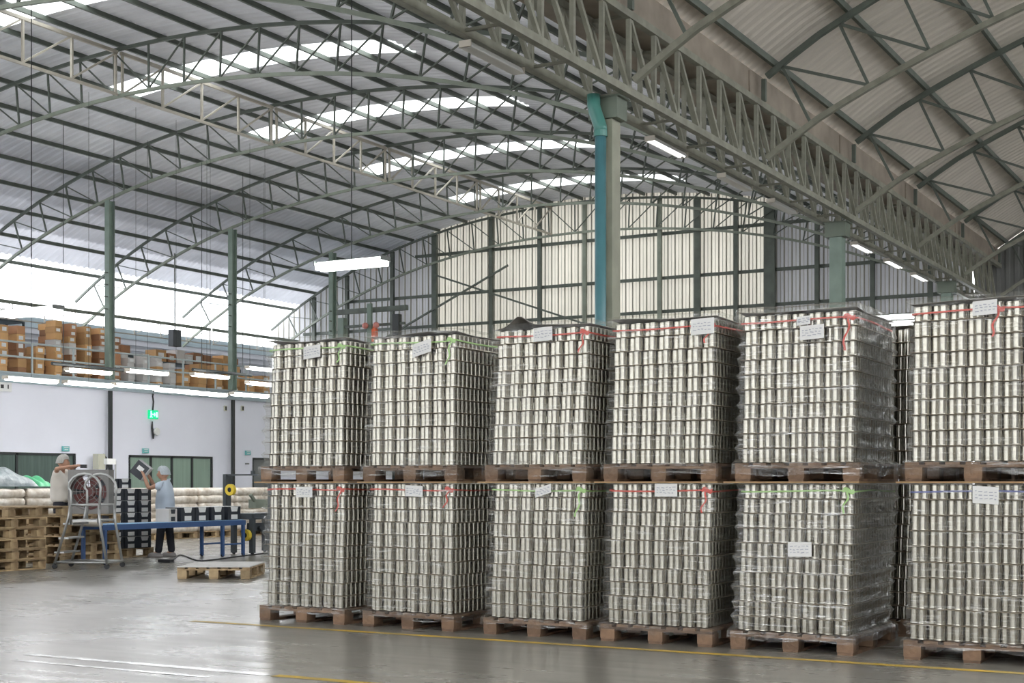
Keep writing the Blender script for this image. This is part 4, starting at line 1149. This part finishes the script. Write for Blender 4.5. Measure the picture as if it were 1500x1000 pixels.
def person(label, loc, rz, shirt, cap, face, hand_l, hand_r, elbow_l, elbow_r, feet, height=1.6, headoff=(0, 0)):
    t = thing('person', label, 'person', loc, rz)
    s = height/1.62
    hipz, shz, nz, hz = .86*s, 1.31*s, 1.37*s, 1.50*s
    fx = face
    pts = [(0, 0, hipz, .10, .12), (0, 0, 1.05*s, .085, .11), (.0, 0, 1.22*s, .095, .13), (headoff[0]*.3, 0, nz-.02, .06, .06), (headoff[0], headoff[1], nz+.05, .048, .048), (headoff[0], headoff[1], hz-.03, .07, .07)]
    edges = chainE([0, 1, 2, 3, 4, 5])
    for sd, el, hd in ((-1, elbow_l, hand_l), (1, elbow_r, hand_r)):
        i = len(pts); sh = (0.0, sd*.165, shz)
        d = (Vector(hd)-Vector(el)).normalized()
        wr = Vector(hd)
        pts += [(*sh, .052), (*el, .040), (*(Vector(el)*.4+wr*.6), .034), (*wr, .024), (*(wr+d*.045), .026, .036)]
        edges += [(2, i)] + chainE([i, i+1, i+2, i+3, i+4])
        up = Vector((0, 0, 1)); sdv = d.cross(up).normalized() if abs(d.z) < .95 else Vector((0, 1, 0))
        for q in range(4):
            base = wr+d*.075+sdv*(q-1.5)*.019; j = len(pts); ln = (.034, .042, .040, .030)[q]
            cv = Vector((0, 0, -.012))
            pts += [(*base, .009), (*(base+d*ln+cv), .008), (*(base+d*ln*1.7+cv*2.2), .007)]; edges += [(i+4, j), (j, j+1), (j+1, j+2)]
        j = len(pts); tb = wr+d*.03+sdv*.036
        pts += [(*tb, .011), (*(tb+d*.04+sdv*.012), .009)]; edges += [(i+4, j), (j, j+1)]
    for sd in (-1, 1):
        i = len(pts); ft = feet[0 if sd < 0 else 1]
        pts += [(ft[0]*.15, sd*.085, hipz-.07, .085), (ft[0]*.55-.01*fx*0, sd*.09+ft[1]*.3, .47*s, .06), (ft[0], sd*.09+ft[1], .09, .04), (ft[0]+fx*.10, sd*.09+ft[1], .05, .035)]
        edges += [(0, i)] + chainE([i, i+1, i+2, i+3])
    skin_obj('body', pts, edges, 'skin', t)
    hm = head_mesh(face); obj('head', hm, 'skin', t, (headoff[0], headoff[1], hz), smooth=True)
    # hair net / cap as a dome over the skull
    b = MB()
    def cf(s_, u_):
        a = 2*pi*s_; e = pi/2*u_
        x = cos(e)*cos(a); y = cos(e)*sin(a); z = sin(e)
        low = -.025 if x*face < .3 else .045
        return (x*.116-.012*face, y*.093, max(z*.132, 0)+low*(1-u_)+.012)
    b.grid(24, 8, cf)
    rim = MB(); rim.path([(1*.116*cos(2*pi*k/24)-.012*face, .093*sin(2*pi*k/24), (.045 if cos(2*pi*k/24)*face >= .3 else -.025)+.012) for k in range(24)], .007, 6, closed=True); b.add(rim.v, rim.f)
    obj('hair_net', b, cap, t, (headoff[0], headoff[1], hz), smooth=True)
    # shirt with short sleeves
    sp = [(0, 0, hipz-.08, .175, .19), (0, 0, hipz+.04, .185, .19), (0, 0, 1.0*s, .185, .19), (0, 0, 1.2*s, .17, .20), (headoff[0]*.2, 0, 1.335*s, .085, .10)]
    se = chainE([0, 1, 2, 3, 4])
    for sd, el in ((-1, elbow_l), (1, elbow_r)):
        i = len(sp); sh = Vector((0, sd*.175, shz-.01)); e = Vector(el)
        sp += [(*sh, .098), (*(sh*.35+e*.65), .072)]; se += [(3, i), (i, i+1)]
    skin_obj('shirt', sp, se, shirt, t)
    tp = [(0, 0, hipz+.03, .135, .155), (0, 0, hipz-.04, .13, .155)]; te = [(0, 1)]
    for sd in (-1, 1):
        ft = feet[0 if sd < 0 else 1]; i = len(tp)
        tp += [(ft[0]*.2, sd*.09, hipz-.16, .105), (ft[0]*.55, sd*.095+ft[1]*.3, .47*s, .078), (ft[0]*.9, sd*.095+ft[1], .14, .068), (ft[0], sd*.095+ft[1], .07, .066)]
        te += [(1, i)] + chainE([i, i+1, i+2, i+3])
    skin_obj('trousers', tp, te, 'trousers', t)
    for sd in (-1, 1):
        ft = feet[0 if sd < 0 else 1]; b = MB()
        n = 16
        for z, k_ in ((0, 1.0), (.03, 1.02), (.07, .8), (.085, .5)):
            for q in range(n):
                a = 2*pi*q/n; b.v.append((ft[0]+fx*.05+.135*cos(a)*k_, sd*.095+ft[1]+.05*sin(a)*k_, z))
        for li in range(3):
            for q in range(n): b.f.append((li*n+q, li*n+(q+1) % n, (li+1)*n+(q+1) % n, (li+1)*n+q))
        b.f += [tuple(range(n-1, -1, -1)), tuple(3*n+q for q in range(n))]
        obj('shoe', b, 'shoe', t, smooth=True)
    return t
# person lifting a carton (profile facing picture left)
P2 = Vector((-17.86, 19.02, 0))
person('person in pale blue shirt and cap lifting a carton at head height', P2, TH, 'shirt_blue', 'cap', -1,
       (-.36, -.10, 1.47), (-.36, .14, 1.50), (-.24, -.2, 1.22), (-.24, .2, 1.26), ((-.10, 0), (.10, 0)), 1.60, (-.03, 0))
q = P2 + Matrix.Rotation(TH, 3, 'Z') @ Vector((-.43, .02, 1.545))
t = thing('black_carton', 'black and white carton held up by the person in pale blue', 'carton', q, TH, group='black cartons in the packing area')
Rm = Matrix.Rotation(radians(38), 3, 'Y')
def tilt_box(name, c, d, m): 
    b = MB(); b.box((0, 0, 0), d); b.v = [tuple(Rm @ (Vector(v)+Vector(c))) for v in b.v]; obj(name, b, m, t)
tilt_box('box', (0, 0, 0), (.25, .24, .27), 'black_card'); tilt_box('lid', (.127, 0, 0), (.004, .24, .27), 'white_print'); tilt_box('printed_panel', (0, -.122, .03), (.12, .002, .08), 'white_print')
# person behind the pallets, arms raised, facing picture right
P1 = Vector((-19.2, 17.84, HP+.001))
person('person in cream shirt and hair net with both arms raised beside the fan', P1, TH, 'shirt_white', 'hairnet', 1,
       (.25, -.10, 1.45), (.27, .09, 1.46), (.04, -.35, 1.40), (.08, .31, 1.41), ((0, 0), (.05, 0)), 1.64, (.05, 0))
q = P1 + Matrix.Rotation(TH, 3, 'Z') @ Vector((.41, 0, 1.45))
o = obj('hand_tool', MB().box((0, 0, 0), (.10, .07, .06)), 'black', loc=q, rz=TH); tag(o, 'small black tool held by the person in the cream shirt', 'tool')

# ------------------------------------------------------------------ light
w = bpy.data.worlds.new('overcast_sky'); scene.world = w; w.use_nodes = True
bgn = w.node_tree.nodes['Background']; bgn.inputs['Color'].default_value = (.94, .97, 1, 1); bgn.inputs['Strength'].default_value = 1.0
scene.view_settings.view_transform = 'Standard'; scene.view_settings.look = 'None'; scene.view_settings.gamma = 1; scene.view_settings.use_curve_mapping = False
scene.view_settings.exposure = 2.5
cy = scene.cycles
cy.max_bounces = 7; cy.diffuse_bounces = 4; cy.glossy_bounces = 3; cy.transmission_bounces = 4; cy.transparent_max_bounces = 8
cy.sample_clamp_indirect = 6
print('CANS', n_cans, len(OTH.v), 'OBJ', len(bpy.data.objects))
